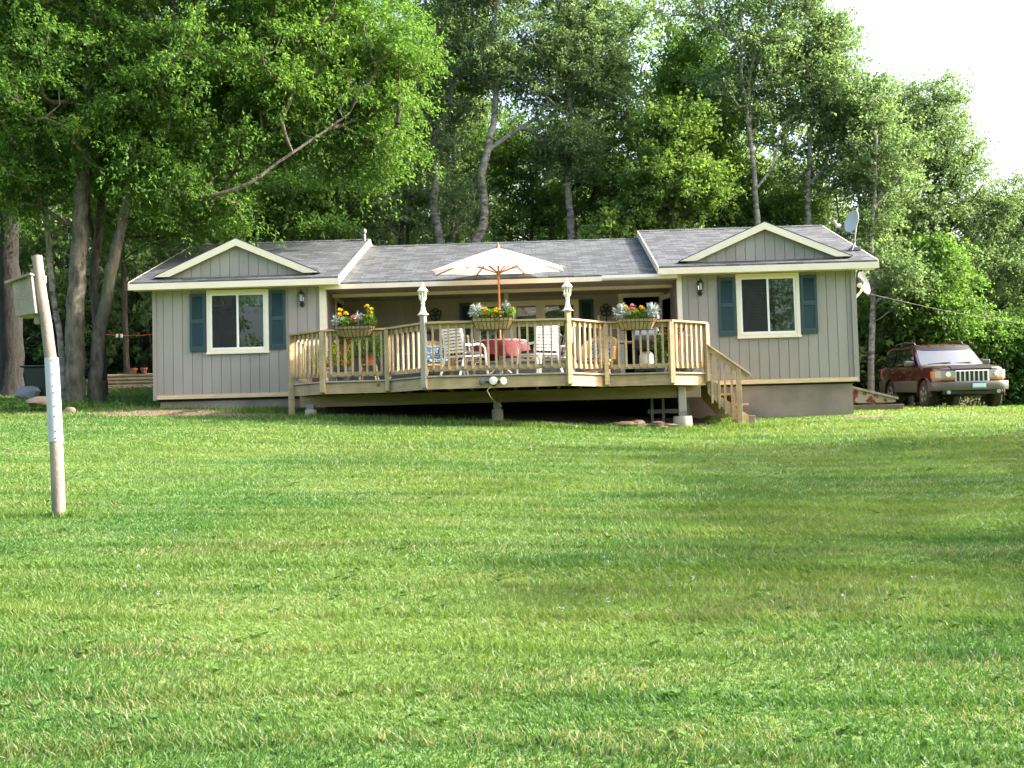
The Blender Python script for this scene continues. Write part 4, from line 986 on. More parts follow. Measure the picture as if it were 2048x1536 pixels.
MB().tube([(HX+.03, .3, 1.55), (HX+.06, .3, 1.72), (HX+.2, .28, 1.86), (HX+.24, .26, 1.95)], .025, 8).build('pipe', M['lampwhite'], t, smooth=True); head((HX+.14, .12, 2.06), (.3, -1, -.1), .1, M['black'], 'lamp_head'); head((HX+.12, .05, 1.98), (-.2, -1, -.2), .05, M['lampwhite'], 'lamp_head')
t = thing('vent_pipe', 'short grey vent pipe with a round cap on ridge of left roof', 'vent pipe', (3.86, 3.7, 3.95))
MB().lathe([(.045, 3.9), (.045, 4.06), (.035, 4.07), (.035, 4.1)], (3.86, 3.65, 0), 12).build('pipe', M['metal'], t, smooth=True); MB().lathe([(.03, 4.1), (.065, 4.12), (.07, 4.17), (.05, 4.215), (.01, 4.23)], (3.86, 3.65, 0), 12).build('cap', M['metal'], t, smooth=True)
a = np.array([15.0, .6, 1.9]); b = at(2120, 652, 9); m = MB()
m.tube([tuple(a+(b-a)*q-np.array([0, 0, .12*math.sin(math.pi*q)])) for q in np.linspace(0, 1, 24)], .0045, 6)
tag(m.build('overhead_wire', M['dishg'], None, smooth=True), 'thin pale cable running from house corner out past the parked car', 'cable')
# cellar hatch beside the house
t = thing('cellar_hatch', 'low sloping hatch of peeling red paint beside right house wall', 'hatch', (15.3, 2.9, -.4))
M['peel'] = bpy.data.materials.new('peeling_red_paint'); M['peel'].use_nodes = True
nt = M['peel'].node_tree; b_ = nt.nodes['Principled BSDF']; tc = nt.nodes.new('ShaderNodeTexCoord'); nz = nt.nodes.new('ShaderNodeTexNoise'); nz.inputs['Scale'].default_value = 5; nz.inputs['Detail'].default_value = 6
cr = nt.nodes.new('ShaderNodeValToRGB'); cr.color_ramp.elements[0].position = .47; cr.color_ramp.elements[1].position = .5; cr.color_ramp.elements[0].color = (.13, .018, .02, 1); cr.color_ramp.elements[1].color = (.26, .23, .2, 1)
nt.links.new(tc.outputs['Object'], nz.inputs[0]); nt.links.new(nz.outputs[0], cr.inputs[0]); nt.links.new(cr.outputs[0], b_.inputs['Base Color']); b_.inputs['Roughness'].default_value = .8
m = MB(); m.prism([(14.75, 2.6, -.4), (16.25, 2.6, -.4), (16.25, 2.6, -.34), (14.75, 2.6, .08)], (0, 1.3, 0)); m.build('door_panel', M['peel'], t)
MB().beam((14.72, 2.57, .11), (16.3, 2.57, -.315), .05, .05).build('edge_strip', M['greywood'], t); MB().box((14.73, 2.52, -.6), (16.4, 2.58, -.45)).build('timber_base', M['woodd'], t, bevel=.01)

# ------------------------------------------------------------------ the leaning pole with its birdhouse
PY = -12.5
M['sleeve'] = mat('dull_tin_sleeve', (.4, .42, .48), .45, metal=.3, noise=(6, .08, (1, 1, 1)))
pth = [at(*p, PY) for p in ((118, 1034), (113, 900), (104, 740), (93, 650), (82, 580), (74, 512))]
t = thing('wooden_pole', 'leaning weathered wooden pole with a metal sleeve standing in the lawn', 'pole', pth[0])
MB().tube([pth[0]-np.array([0, 0, .1])]+pth, [.057, .057, .055, .05, .047, .044, .042], 18).build('shaft', M['oldwood'], t, smooth=True)
MB().tube([pth[4]+np.array([.03, .0, .06]), pth[4]+np.array([.02, .0, .12])], [.02, .028], 8).build('knot', M['oldwood'], t)
s0 = at(112, 883, PY); s1 = at(103, 716, PY); sd1 = (s1-s0)
MB().tube([s0+sd1*q for q in (0, .5, 1)], [.0605, .0595, .0575], 18).build('metal_sleeve', M['sleeve'], t, smooth=True)
nm = MB()
for q in (.04, .12, .3, .42, .58, .66, .8, .97):
    c = s0+sd1*q+np.array([.028, -.053, 0]); nm.lathe([(.006, .0), (.005, -.006)], tuple(c), 6, 'y')
nm.build('nail_heads', M['black'], t)
t = thing('birdhouse', 'grey wooden birdhouse hanging on left side of the leaning pole', 'birdhouse', at(45, 590, PY))
bc = [at(*p, PY-.08) for p in ((24, 566), (62, 549), (71, 626), (32, 633))]      # front face corners
rv = np.array(bc)
dep = np.array([0, .2, 0.0])
m = MB(); m.prism([rv[3], rv[2], rv[1], rv[0]], dep); m.build('box', M['greywood'], t, bevel=.003)
hol = MB()
for px, py in ((34, 562), (41.5, 559.5), (49, 557.5)):
    c = at(px, py, PY-.0815); hol.lathe([(.0075, 0), (.0075, -.002)], tuple(c), 8, 'y')
hol.build('vent_holes', M['black'], t)
rp = [at(*p, PY-.12) for p in ((8, 563), (60, 545), (60.5, 549.5), (8.5, 567.5))]
m = MB(); m.prism([rp[3], rp[2], rp[1], rp[0]], (0, .28, 0)); m.build('roof', M['greywood'], t, bevel=.002)
rp = [at(*p, PY-.02) for p in ((61, 538), (67, 537), (80, 648), (68, 648))]
m = MB(); m.prism([rp[3], rp[2], rp[1], rp[0]], (0, .05, 0)); m.build('back_board', M['oldwood'], t, bevel=.002)

# ------------------------------------------------------------------ things at the wood's edge on the left
t = thing('log_wall', 'low retaining wall of stacked pale landscape timbers behind the tree trunks', 'retaining wall', (-3.8, 8, gz(-3.8, 8)))
zb = gz(-3.8, 8)
for k in range(4):
    MB().tube([(-5.0+.03*k, 8.0, zb+.1+.1*k), (-2.0, 8.0, zb+.1+.1*k)], .052, 10).build('timber', M['wood'], t, smooth=True)
MB().beam((-4.95, 7.92, zb+.25), (-4.65, 7.92, zb+.52), .04, .09).build('timber', M['wood'], t)
for i in range(14):
    x = -4.4+i*.15; rock((x, 7.75, gz(x, 7.7)+.05), .09+.03*rs.random(), (1, .7, .6), M['stone'], 'edging_stone', 'small dark stone in the edging row below the timber wall', 'stone', 'stones edging the timber wall', 30+i)
for x, lb in ((-3.62, 'terracotta pot on timber wall, further from the house'), (-3.32, 'terracotta pot on timber wall, nearer the house')):
    t = thing('flower_pot', lb, 'flower pot', (x, 8, zb+.45), 0, 'terracotta pots on the timber wall')
    MB().lathe([(.065, zb+.452), (.085, zb+.56)], (x, 8, 0), 16).build('body', M['terracotta'], t, smooth=True); MB().lathe([(.098, zb+.561), (.1, zb+.61), (.085, zb+.61), (.08, zb+.57)], (x, 8, 0), 16).build('rim', M['terracotta'], t, smooth=True)
rock(tuple(at(78, 803, -.3)), .24, (1.0, .7, .5), M['stone'], 'boulder', 'rounded brown boulder in the long grass behind the leaning pole', 'boulder', None, 5)
rock(tuple(at(138, 824, -.9)), .11, (1, .8, .8), M['stone'], 'tree_stump', 'small brown stump in the grass at foot of the big trunks', 'stump', None, 9)
p0 = at(208, 800, 1.8); t = thing('short_post', 'short dark post standing right of the big trunks', 'post', p0)
MB().lathe([(.075, p0[2]-.1), (.07, p0[2]+.3), (.075, p0[2]+.36)], (p0[0], p0[1], 0), 12).build('shaft', M['barkd'], t, smooth=True); MB().lathe([(.09, p0[2]+.361), (.09, p0[2]+.41), (.04, p0[2]+.43)], (p0[0], p0[1], 0), 12).build('cap', M['barkd'], t, smooth=True)
c = at(80, 750, 4.5); t = thing('trash_can', 'dark green wheeled trash can in the shade behind the leaning pole', 'trash can', (c[0], c[1], gz(c[0], c[1])))
z0 = gz(c[0], c[1]); M['canm'] = mat('dark_green_plastic', (.012, .022, .02), .5)
m = MB(); m.add([(c[0]+sx*a, c[1]+sy*a, z0+z) for a, z in ((.22, .03), (.29, .78)) for sx, sy in ((-1,-1),(1,-1),(1,1),(-1,1))], [(0,3,2,1),(4,5,6,7),(0,1,5,4),(1,2,6,5),(2,3,7,6),(3,0,4,7)]); m.build('bin', M['canm'], t, bevel=.02)
MB().box((c[0]-.36, c[1]-.33, z0+.785), (c[0]+.33, c[1]+.33, z0+.84)).build('lid', M['canm'], t, bevel=.02)
c = at(55, 770, 4.2); M['bagm'] = mat('pale_plastic_bag', (.2, .21, .22), .3)
rock((c[0], c[1], gz(c[0], c[1])+.16), .26, (1, .7, .75), M['bagm'], 'plastic_bag', 'crumpled pale plastic bag on the ground beside the trash can', 'bag', None, 14)

# ------------------------------------------------------------------ the parked car (built at origin, nose towards -y)
M['maroon'] = mat('maroon_car_paint', (.065, .006, .011), .22, coat=1); M['clad'] = mat('taupe_cladding', (.088, .087, .083), .45)
M['tyre'] = mat('tyre_rubber', (.02, .02, .02), .85); M['alloy'] = mat('alloy_rim', (.6, .57, .5), .35, metal=.7); M['chrome'] = mat('chrome', (.85, .85, .87), .35, metal=.4)
M['autoglass'] = mat('dark_auto_glass', (.01, .012, .012), .03, spec=.9); M['wind'] = mat('windscreen_glass', (.1, .11, .12), .04, spec=1, coat=1)
M['lens'] = mat('headlight_lens', (.3, .32, .33), .1, spec=.8); M['amber'] = mat('amber_lens', (.4, .13, .03), .2); M['redlens'] = mat('red_lens', (.5, .02, .02), .2)
M['platem'] = mat('plate_blue_white', (.45, .6, .75), .4); M['platet'] = mat('plate_blue', (.04, .12, .4), .4)
car = thing('parked_car', 'dark red sport utility car with taupe lower body parked nose forward right of the house', 'car')
def loft(rings):
    m = MB(); n = len(rings[0]); vs = [p for r in rings for p in r]
    m.add(vs, [(j*n+i, j*n+(i+1) % n, (j+1)*n+(i+1) % n, (j+1)*n+i) for j in range(len(rings)-1) for i in range(n)]+[tuple(range(n))[::-1], tuple((len(rings)-1)*n+i for i in range(n))])
    return m
rings = []
for y, s, zt, zb in ((-2.22, .55, .965, .5), (-2.18, .78, .98, .48), (-2.1, .9, 1.0, .46), (-1.95, .965, 1.03, .44), (-1.8, .99, 1.05, .44), (-1.4, 1, 1.075, .44), (-.95, 1, 1.11, .44), (0, 1, 1.12, .44), (1.2, 1, 1.125, .44), (2.0, .985, 1.13, .46), (2.24, .95, 1.12, .52), (2.3, .9, 1.05, .58)):
    half = [(.0, zb), (.8*s, zb), (.895*s, zb+.08), (.905*s, .72), (.912*s, .86), (.89*s, zt-.1), (.855*s, zt-.02), (.78*s, zt+.015), (.4*s, zt+.045), (0, zt+.05)]
    rings.append([(x, y, z) for x, z in half]+[(-x, y, z) for x, z in half[::-1][1:-1]])
bodyo = loft(rings).build('body', M['maroon'], None)
cuts = []
for yy in (-1.43, 1.26):
    for sx in (-1, 1):
        c_ = MB().lathe([(.425, -.16), (.425, .16)], (sx*.86, yy, .37), 32, 'x').build('cutter', M['tyre'])
        md = bodyo.modifiers.new('cut', 'BOOLEAN'); md.operation = 'DIFFERENCE'; md.object = c_; md.solver = 'EXACT'; cuts.append(c_)
bpy.context.view_layer.update()
me = bpy.data.meshes.new_from_object(bodyo.evaluated_get(bpy.context.evaluated_depsgraph_get()))
bodyo.modifiers.clear(); bodyo.data = me
for p_ in me.polygons: p_.use_smooth = True
me.set_sharp_from_angle(angle=rad(30))
for c_ in cuts: bpy.data.objects.remove(c_)
put(bodyo, car)
# greenhouse
gr = []
for q, (yf, yr_, hw, z) in enumerate(((-.98, 2.22, .845, 1.1), (-.62, 2.13, .8, 1.35), (-.3, 2.03, .735, 1.6), (-.16, 1.96, .66, 1.655), (.1, 1.8, .4, 1.69))):
    r = []
    n = 9
    for i in range(n): t_ = -1+2*i/(n-1); r.append((hw*t_*(1 if abs(t_) < 1 else .97), yf+.09*t_*t_, z))
    for i in range(n): t_ = 1-2*i/(n-1); r.append((hw*t_*(1 if abs(t_) < 1 else .97), yr_-.06*t_*t_, z))
    gr.append(r)
loft(gr).build('cabin', M['maroon'], car, smooth=True)
def sidex(z): return float(np.interp(z, [1.1, 1.35, 1.6], [.845, .8, .735]))
for sx in (-1, 1):
    for nm, pts in (('side_window', ((-.62, 1.14), (.12, 1.14), (.12, 1.58), (-.18, 1.58))), ('side_window', ((.2, 1.14), (1.0, 1.14), (.98, 1.58), (.2, 1.58))), ('side_window', ((1.08, 1.14), (1.98, 1.15), (1.82, 1.56), (1.06, 1.58)))):
        m = MB(); P = [(sx*(sidex(z)+.004), y, z) for y, z in pts]; Q = [(sx*(sidex(z)+.012), y, z) for y, z in pts]
        m.add(P+Q, [(0,1,2,3), (7,6,5,4)]+[(i, (i+1) % 4, 4+(i+1) % 4, 4+i) for i in range(4)]); m.build(nm, M['autoglass'], car)
    for y in (-.02, .92):
        MB().box((min(sx*.905, sx*.935), y-.09, .93), (max(sx*.905, sx*.935), y+.09, .965)).build('door_handle', M['clad'], car, bevel=.008)
    m = MB().box((min(sx*.86, sx*1.1), -.64, 1.1), (max(sx*.86, sx*1.1), -.54, 1.24)); m.build('wing_mirror', M['clad'], car, bevel=.035)
    MB().tube([(sx*.62, -.05, 1.66), (sx*.62, .05, 1.735), (sx*.6, .8, 1.76), (sx*.6, 1.6, 1.735), (sx*.6, 1.72, 1.67)], .018, 8).build('roof_rail', M['metal'], car, smooth=True)
    for y in (-.66, .16, 1.04):
        MB().add([(sx*(x+.002), y+d_, z) for d_ in (-.008, .008) for x, z in ((.907, .725), (.913, .86), (.891, 1.015), (.858, 1.095))], [(0,1,5,4), (1,2,6,5), (2,3,7,6)]).build('door_seam', M['black'], car)
    # lower cladding between the wheels and behind
    x0, x1 = .9, .928
    for ya, yb in ((-.98, .82), (1.7, 2.2)):
        m = MB(); pr = [(x0-.06, .42), (x1-.03, .42), (x1, .52), (x1, .7), (x1-.01, .72), (x0-.06, .72)]
        m.prism([(sx*x, ya, z) for x, z in pr], (0, yb-ya, 0)); m.build('cladding', M['clad'], car)
    m = MB(); vs = []; n = 16       # arch flares
    for yy in (-1.43, 1.26):
        b0 = len(m.v)
        for i in range(n+1):
            a = rad(-8)+rad(196)*i/n
            for r, x in ((.418, .84), (.418, .93), (.47, .925), (.48, .89)): m.v.append((sx*x, yy+r*math.cos(a), .37+r*math.sin(a)))
        m.f += [(b0+4*i+k, b0+4*i+k+1, b0+4*i+5+k, b0+4*i+4+k) for i in range(n) for k in range(3)]
    m.build('wheel_arch', M['maroon'], car, smooth=True)
    # headlight
    def strip(z0, z1, plan, th):
        m = MB(); vs = []
        for x, y, zo in plan:
            d = Vector((x, y+1.6)).normalized()
            for k, z in ((0, z0+zo), (0, z1+zo*.3), (1, z1+zo*.3), (1, z0+zo)): vs.append((sx*(x-d.x*th*k), y-d.y*th*k, z))
        q = len(plan)
        m.add(vs, [(4*i+a, 4*i+(a+1) % 4, 4*i+4+(a+1) % 4, 4*i+4+a) for i in range(q-1) for a in range(4)]+[(0,1,2,3), (4*q-1,4*q-2,4*q-3,4*q-4)]); return m
    plan = [(.42, -2.262, 0), (.6, -2.243, 0), (.74, -2.2, 0), (.85, -2.1, .01)]
    hl = strip(.765, .945, plan, .07).build('headlight', M['lens'], car)
    strip(.72, .762, plan, .06).build('indicator', M['amber'], hl); strip(.76, .94, [(.852, -2.097, 0), (.89, -2.0, .01), (.903, -1.92, .02)], .05).build('corner_light', M['amber'], hl)
    MB().lathe([(.06, -.01), (.065, 0), (.05, .012)], (sx*.58, -2.262, .855), 16, 'y').build('reflector', M['chrome'], hl)
    MB().box((min(sx*.82, sx*.87), 2.15, .8), (max(sx*.82, sx*.87), 2.29, 1.08)).build('tail_light', M['redlens'], car, bevel=.01)
    MB().lathe([(.05, 0), (.05, -.02)], (sx*.6, -2.302, .42), 14, 'y').build('fog_light', M['lens'], car)
# windscreen, visor, wipers
m = MB(); n = 10; vs = []
for j in range(5):
    q = j/4; z = 1.125+.46*q
    yf = np.interp(z, [1.1, 1.35, 1.6], [-.98, -.62, -.3]); hw = np.interp(z, [1.1, 1.35, 1.6], [.845, .8, .735])-.07
    for i in range(n+1): t_ = -1+2*i/n; vs.append((hw*t_, yf+.09*(t_*hw/(hw+.07))**2-.008, z+.004))
m.add(vs, [(j*(n+1)+i, j*(n+1)+i+1, (j+1)*(n+1)+i+1, (j+1)*(n+1)+i) for j in range(4) for i in range(n)]); m.build('windscreen', M['wind'], car, smooth=True)
m = MB(); vs = []
for i in range(n+1):
    t_ = -1+2*i/n; x = .7*t_; vs += [(x, -.3+.09*t_*t_, 1.63), (x, -.45+.09*t_*t_, 1.5), (x, -.435+.09*t_*t_, 1.49), (x, -.28+.09*t_*t_, 1.6)]
m.add(vs, [(4*i+a, 4*i+(a+1) % 4, 4*i+4+(a+1) % 4, 4*i+4+a) for i in range(n) for a in range(4)]+[(0,1,2,3), (4*n+3,4*n+2,4*n+1,4*n)]); vis = m.build('sun_visor', M['black'], car, smooth=True)
for x in (-.6, -.3, 0, .3, .6): MB().box((x-.04, -.3+.09*(x/.7)**2, 1.635), (x+.04, -.24+.09*(x/.7)**2, 1.66)).build('marker_light', M['amber'], vis)
MB().tube([(-.1, -1.0, 1.14), (.5, -.92, 1.17)], .012, 5).build('wiper', M['black'], car); MB().tube([(-.62, -.97, 1.14), (-.05, -.97, 1.175)], .012, 5).build('wiper', M['black'], car)
# grille and bumper
m = MB(); m.box((-.41, -2.262, .66), (.41, -2.2, .95)); g_ = m.build('grille', M['chrome'], car, bevel=.02)
for k in range(7): MB().box((-.385+.111*k, -2.27, .685), (-.385+.111*k+.072, -2.2635, .925)).build('slot', M['black'], g_)
m = MB(); vs = []; n = 16
for i in range(n+1):
    t_ = -1+2*i/n; x = .93*t_; y = -2.37+.1*t_**2+.3*max(0, abs(t_)-.8)**1.2*4
    vs += [(x, y+.02, .67), (x, y, .64), (x, y, .5), (x, y+.03, .46), (x, y+.3, .46), (x, y+.3, .67)]
m.add(vs, [(6*i+a, 6*i+(a+1) % 6, 6*i+6+(a+1) % 6, 6*i+6+a) for i in range(n) for a in range(6)]+[tuple(range(6)), tuple(6*n+5-a for a in range(6))]); m.build('bumper', M['clad'], car, smooth=True)
m = MB().box((-.72, -2.3, .36), (.72, -2.1, .458)); m.build('air_dam', M['black'], car, bevel=.03)
pm = MB().box((-.05, -2.395, .5), (.27, -2.375, .66)).build('licence_plate', M['platem'], car); MB().box((-.045, -2.399, .63), (.265, -2.3955, .655)).box((-.045, -2.399, .505), (.265, -2.3955, .525)).build('plate_band', M['platet'], pm)
for k in range(7): MB().box((-.03+.04*k, -2.399, .545), (-.005+.04*k, -2.3955, .612)).build('plate_character', M['lampwhite'], pm)
MB().prism([(-.5, -2.24, .985), (-.5, -2.19, 1.035), (-.5, -2.02, 1.075), (-.5, -2.02, 1.055)], (1.0, 0, 0)).build('bonnet_guard', M['black'], car, bevel=.01)
MB().box((-.6, -1.9, .4), (.6, 2.1, .45)).build('underbody', M['black'], car)
for yy in (-1.43, 1.26):
    MB().tube([(-.7, yy, .36), (.7, yy, .36)], .07, 8).build('axle', M['black'], car)
    for sx in (-1, 1):
        wh = MB().lathe([(.22, -.11), (.33, -.11), (.365, -.08), (.37, 0), (.365, .08), (.33, .11), (.22, .11)], (sx*.8, yy, .37), 32, 'x').build('wheel', M['tyre'], car, smooth=True)
        MB().lathe([(.215, .06), (.225, .112), (.205, .114), (.2, .07), (.02, .06)] if sx > 0 else [(.02, -.06), (.2, -.07), (.205, -.114), (.225, -.112), (.215, -.06)], (sx*.8, yy, .37), 32, 'x', False).build('rim', M['black'], wh)
        m = MB()
        for k in range(5):
            a = 2*math.pi*k/5+.3; m.beam((sx*.89, yy, .37), (sx*.9, yy+.2*math.cos(a), .37+.2*math.sin(a)), .085, .03, (1, 0, 0))
        m.lathe([(.05, -.02), (.05, .02)], (sx*.9, yy, .37), 14, 'x'); m.lathe([(.22, -.02), (.22, .008), (.195, .008), (.195, -.02)], (sx*.9, yy, .37), 28, 'x', False); m.build('spokes', M['alloy'], wh)
zf, zr_ = gz(18.7, 5.1), gz(18.7, 7.8)
car.location = (18.75, 6.54, (zf+zr_)/2); car.rotation_euler = (math.atan2(zr_-zf, 2.69), 0, rad(-1.3))

# ------------------------------------------------------------------ trees
def tube_np(path, radii, n=7):
    path = np.asarray(path, float); d = np.gradient(path, axis=0); d /= np.linalg.norm(d, axis=1, keepdims=True)+1e-9
    ref = np.array([1., .1, 0]) if abs(d[0, 0]) < .8 else np.array([0, 1., 0])
    s = np.cross(d, ref); s /= np.linalg.norm(s, axis=1, keepdims=True)+1e-9; u = np.cross(d, s)
    a = np.arange(n)*2*np.pi/n
    V = (path[:, None]+(s[:, None]*np.cos(a)[None, :, None]+u[:, None]*np.sin(a)[None, :, None])*np.asarray(radii)[:, None, None]).reshape(-1, 3)
    i, j = np.meshgrid(np.arange(n), np.arange(len(path)-1)); i = i.ravel(); j = j.ravel()
    F = np.stack([j*n+i, j*n+(i+1) % n, (j+1)*n+(i+1) % n, (j+1)*n+i], -1)
    return V, F
def smooth_path(P, m=6):
    P = np.asarray(P, float); n = len(P); t = np.arange(n); tt = np.linspace(0, n-1, (n-1)*m+1)
    out = []
    for x in tt:
        i = min(int(x), n-2); f = x-i; p0, p1, p2, p3 = P[max(i-1, 0)], P[i], P[i+1], P[min(i+2, n-1)]
        out.append(.5*((2*p1)+(-p0+p2)*f+(2*p0-5*p1+4*p2-p3)*f*f+(-p0+3*p1-3*p2+p3)*f**3))
    return np.array(out)
def grow(stems, blobs, ncl, nleaf, ln, wd, rng, droop=.25, clr=.62, sides=7, minh=None, limb=.7):
    """stems: [(points, r0, r1)], blobs: [(centre, radii)]; limbs are grown from the stems to every leaf cluster"""
    wood = []; nodes = []; par = []; rad0 = []
    for P, r0, r1 in stems:
        p = smooth_path(P); p += rng.normal(size=p.shape)*r0*.06
        r = np.linspace(r0, r1, len(p)); r[0] *= 1.35; r[1] *= 1.12 if len(r) > 2 else 1
        wood.append(tube_np(p, r, 12))
        for k, q in enumerate(p): nodes.append(q); par.append(-1); rad0.append(r[k])
    nst = len(nodes)
    vol = np.array([np.prod(b[1])**.75 for b in blobs]); vol /= vol.sum()
    C = []
    for _ in range(ncl):
        b = blobs[rng.choice(len(blobs), p=vol)]; d = rng.normal(size=3); d /= np.linalg.norm(d); C.append(np.asarray(b[0])+d*rng.random()**.42*np.asarray(b[1]))
    C = np.array(C); S = np.array(nodes)
    dist = np.array([np.min(np.linalg.norm(S-c, axis=1)) for c in C]); order = np.argsort(dist)
    N = np.zeros((nst+ncl*4+8, 3)); N[:nst] = S; cnt = nst; parent = list(par); load = [0]*nst; ends = []
    for ci in order:
        c = C[ci]; D = N[:cnt]-c; dd = np.linalg.norm(D, axis=1); cost = dd+1.1*np.maximum(0, D[:, 2]+.35*dd)
        k = int(np.argmin(cost)); a = N[k].copy(); L = dd[k]; m = 3 if L > 1 else 2
        prev = k; sag = np.array([0, 0, -.1*L])+rng.normal(size=3)*.08*L
        for j in range(1, m+1):
            q = j/m; N[cnt] = a+(c-a)*q+sag*math.sin(math.pi*q)
            parent.append(prev); load.append(0); prev = cnt; cnt += 1
        ends.append(prev)
    for e in ends:
        k = e
        while k >= 0: load[k] += 1; k = parent[k]
    kids = {}
    V, F = [], []
    for i in range(nst, cnt):
        p = parent[i]; ra = .011*limb/.7*load[i]**.52+.004; rb = ra if p < nst else .011*limb/.7*load[p]**.52+.004
        ra = min(ra, .055); rb = min(rb, .055, ra*1.5, (rad0[p]*.8 if p < nst else 9))
        wood.append(tube_np([N[p], (N[p]+N[i])/2, N[i]], [rb, (ra+rb)/2, ra], 5))
    # leaf sprays: a few twigs per cluster, leaves along each twig
    E = N[ends]; Pd = E-N[[parent[e] for e in ends]]; Pd /= np.linalg.norm(Pd, axis=1, keepdims=True)+1e-9
    nt_ = 9; T = len(E)*nt_
    o = np.repeat(E, nt_, 0); pd = np.repeat(Pd, nt_, 0)
    td = pd*.55+rng.normal(size=(T, 3))*np.array([1, 1, .55]); td /= np.linalg.norm(td, axis=1, keepdims=True)
    tl = clr*(.6+.8*rng.random((T, 1)))*np.repeat(.7+.7*rng.random((len(E), 1)), nt_, 0)
    per = max(1, nleaf//nt_)
    q = rng.random((T, per, 1))**.75
    P = o[:, None]+td[:, None]*tl[:, None]*q; P[..., 2] -= droop*(q[..., 0]*tl)**2*1.3
    P += rng.normal(size=P.shape)*.05*clr/.6
    D = td[:, None]*.6+rng.normal(size=P.shape)*.8; D[..., 2] -= droop*1.6
    Nn = rng.normal(size=P.shape)*.55; Nn[..., 2] += 1
    P = P.reshape(-1, 3); D = D.reshape(-1, 3); Nn = Nn.reshape(-1, 3); s = .65+.7*rng.random(len(P))
    return cat_(wood), leaf_quads(P, D, Nn, ln*s, wd*s)
def blob(px, py, rx, ry, Y, ryd=None):
    c = at(px, py, Y); k = (Y-CAM[1])/FPX; return c, np.array([rx*k, ryd if ryd else (rx+ry)/2*k*.85, ry*k])
def stem(pts, Y, r0, r1, foot=True, Y1=None):
    P = [at(x, y, Y+((Y1-Y)*i/(len(pts)-1) if Y1 is not None else 0)) for i, (x, y) in enumerate(pts)]
    if foot:
        b = P[0].copy(); g = gz(b[0], b[1]); b[2] = g-.15
        if P[0][2]-g > .4: P = [b]+P
        else: P[0] = b
    return P, r0, r1
def tree(name, label, stems_, blobs, ncl, nleaf, ln, wd, seed, leaf, bark, group=None, cat='tree', **kw):
    rng = np.random.default_rng(seed)
    (wv, wf), (lv, lf) = grow(stems_, blobs, ncl, nleaf, ln, wd, rng, **kw)
    b = stems_[0][0][1 if len(stems_[0][0]) > 1 else 0]; b0 = stems_[0][0][0]
    t = thing(name, label, cat, tuple(b0+np.array([0, 0, .15])), 0, group)
    npmesh('trunk', wv, wf, bark, t, smooth=True); npmesh('crown', lv, lf, leaf, t)
    return t
# the big cluster on the left
tree('broadleaf_tree', 'big leaning tree by the left house wall, its long limb sweeping over the roof',
     [stem([(187, 800), (195, 700), (214, 590), (232, 500), (250, 420), (266, 350), (300, 240), (330, 120), (350, -40)], 1.2, .16, .06),
      ([at(262, 365, 1.1), at(320, 372, .95), at(380, 392, .85), at(440, 388, .85), at(505, 362, .95), at(560, 322, 1.1), at(640, 268, 1.5), at(700, 225, 1.9)], .062, .022),
      ([at(285, 290, 1.2), at(340, 215, 1.4), at(370, 90, 1.5), at(440, 20, 1.8)], .09, .04), ([at(440, 388, 2.1), at(500, 290, 2.2), at(560, 170, 2.4)], .04, .02)],
     [blob(420, 170, 230, 190, 1.8, 2.6), blob(620, 130, 210, 160, 2.4, 2.2), blob(760, 110, 110, 150, 2.8, 1.6), blob(660, 280, 160, 85, 3, 1.3), blob(360, 310, 130, 75, 1.4, 1.3), blob(500, -60, 330, 130, 2, 2.6), blob(430, 430, 75, 45, 1.6, .9), blob(340, 360, 60, 40, .5, .7), blob(760, 300, 80, 60, 2.8, 1)],
     860, 230, .088, .044, 11, M['leafA'], M['bark'], clr=.62, droop=.4)
tree('broadleaf_tree', 'thick straight mossy trunk with dense crown at far left of lawn',
     [stem([(152, 805), (150, 700), (152, 590), (158, 480), (164, 380), (175, 260), (180, 120), (190, -50)], .9, .225, .09), ([at(160, 450, .9), at(168, 390, 1.0), at(140, 300, 1.1), at(90, 180, 1.2)], .12, .05), ([at(170, 300, .9), at(230, 200, 1.0), at(260, 60, 1.2)], .08, .04)],
     [blob(150, 180, 240, 180, 1.0, 2.6), blob(30, 360, 85, 80, .8, 1.4), blob(220, 275, 120, 70, .4, 1.2), blob(40, 60, 200, 150, 1.4, 2.4), blob(150, -80, 300, 120, 1.2, 2.6)],
     620, 230, .088, .044, 12, M['leafA'], M['bark'], clr=.62, droop=.4)
tree('broadleaf_tree', 'slim grey trunk rising behind and between the two big left trunks',
     [stem([(205, 785), (200, 700), (188, 560), (196, 470), (205, 380), (215, 250), (230, 60)], 2.8, .14, .06), ([at(192, 500, 2.8), at(180, 440, 2.9), at(172, 340, 3)], .07, .04)], [blob(230, 190, 200, 170, 3.6, 2.2), blob(300, 300, 200, 110, 4, 1.6)], 360, 180, .09, .045, 13, M['leafA'], M['barkd'], clr=.6)
tree('broadleaf_tree', 'thin leaning spotted trunk just right of the birdhouse pole',
     [stem([(128, 780), (122, 690), (105, 580), (94, 450), (88, 380), (80, 200), (85, 20)], 2.2, .075, .04)], [blob(70, 220, 130, 200, 2.5, 1.6)], 170, 170, .09, .045, 14, M['leafA'], M['barkp'], clr=.6)
tree('broadleaf_tree', 'very thick trunk darkened in colour for deep shade behind the birdhouse',
     [stem([(22, 770), (18, 600), (14, 450), (10, 300), (10, 100), (0, -80)], 6, .34, .15)], [blob(20, 180, 260, 260, 6.5, 3), blob(-120, 300, 200, 200, 6, 2.5)], 420, 150, .11, .055, 15, M['leafC'], M['barkx'], clr=.65)
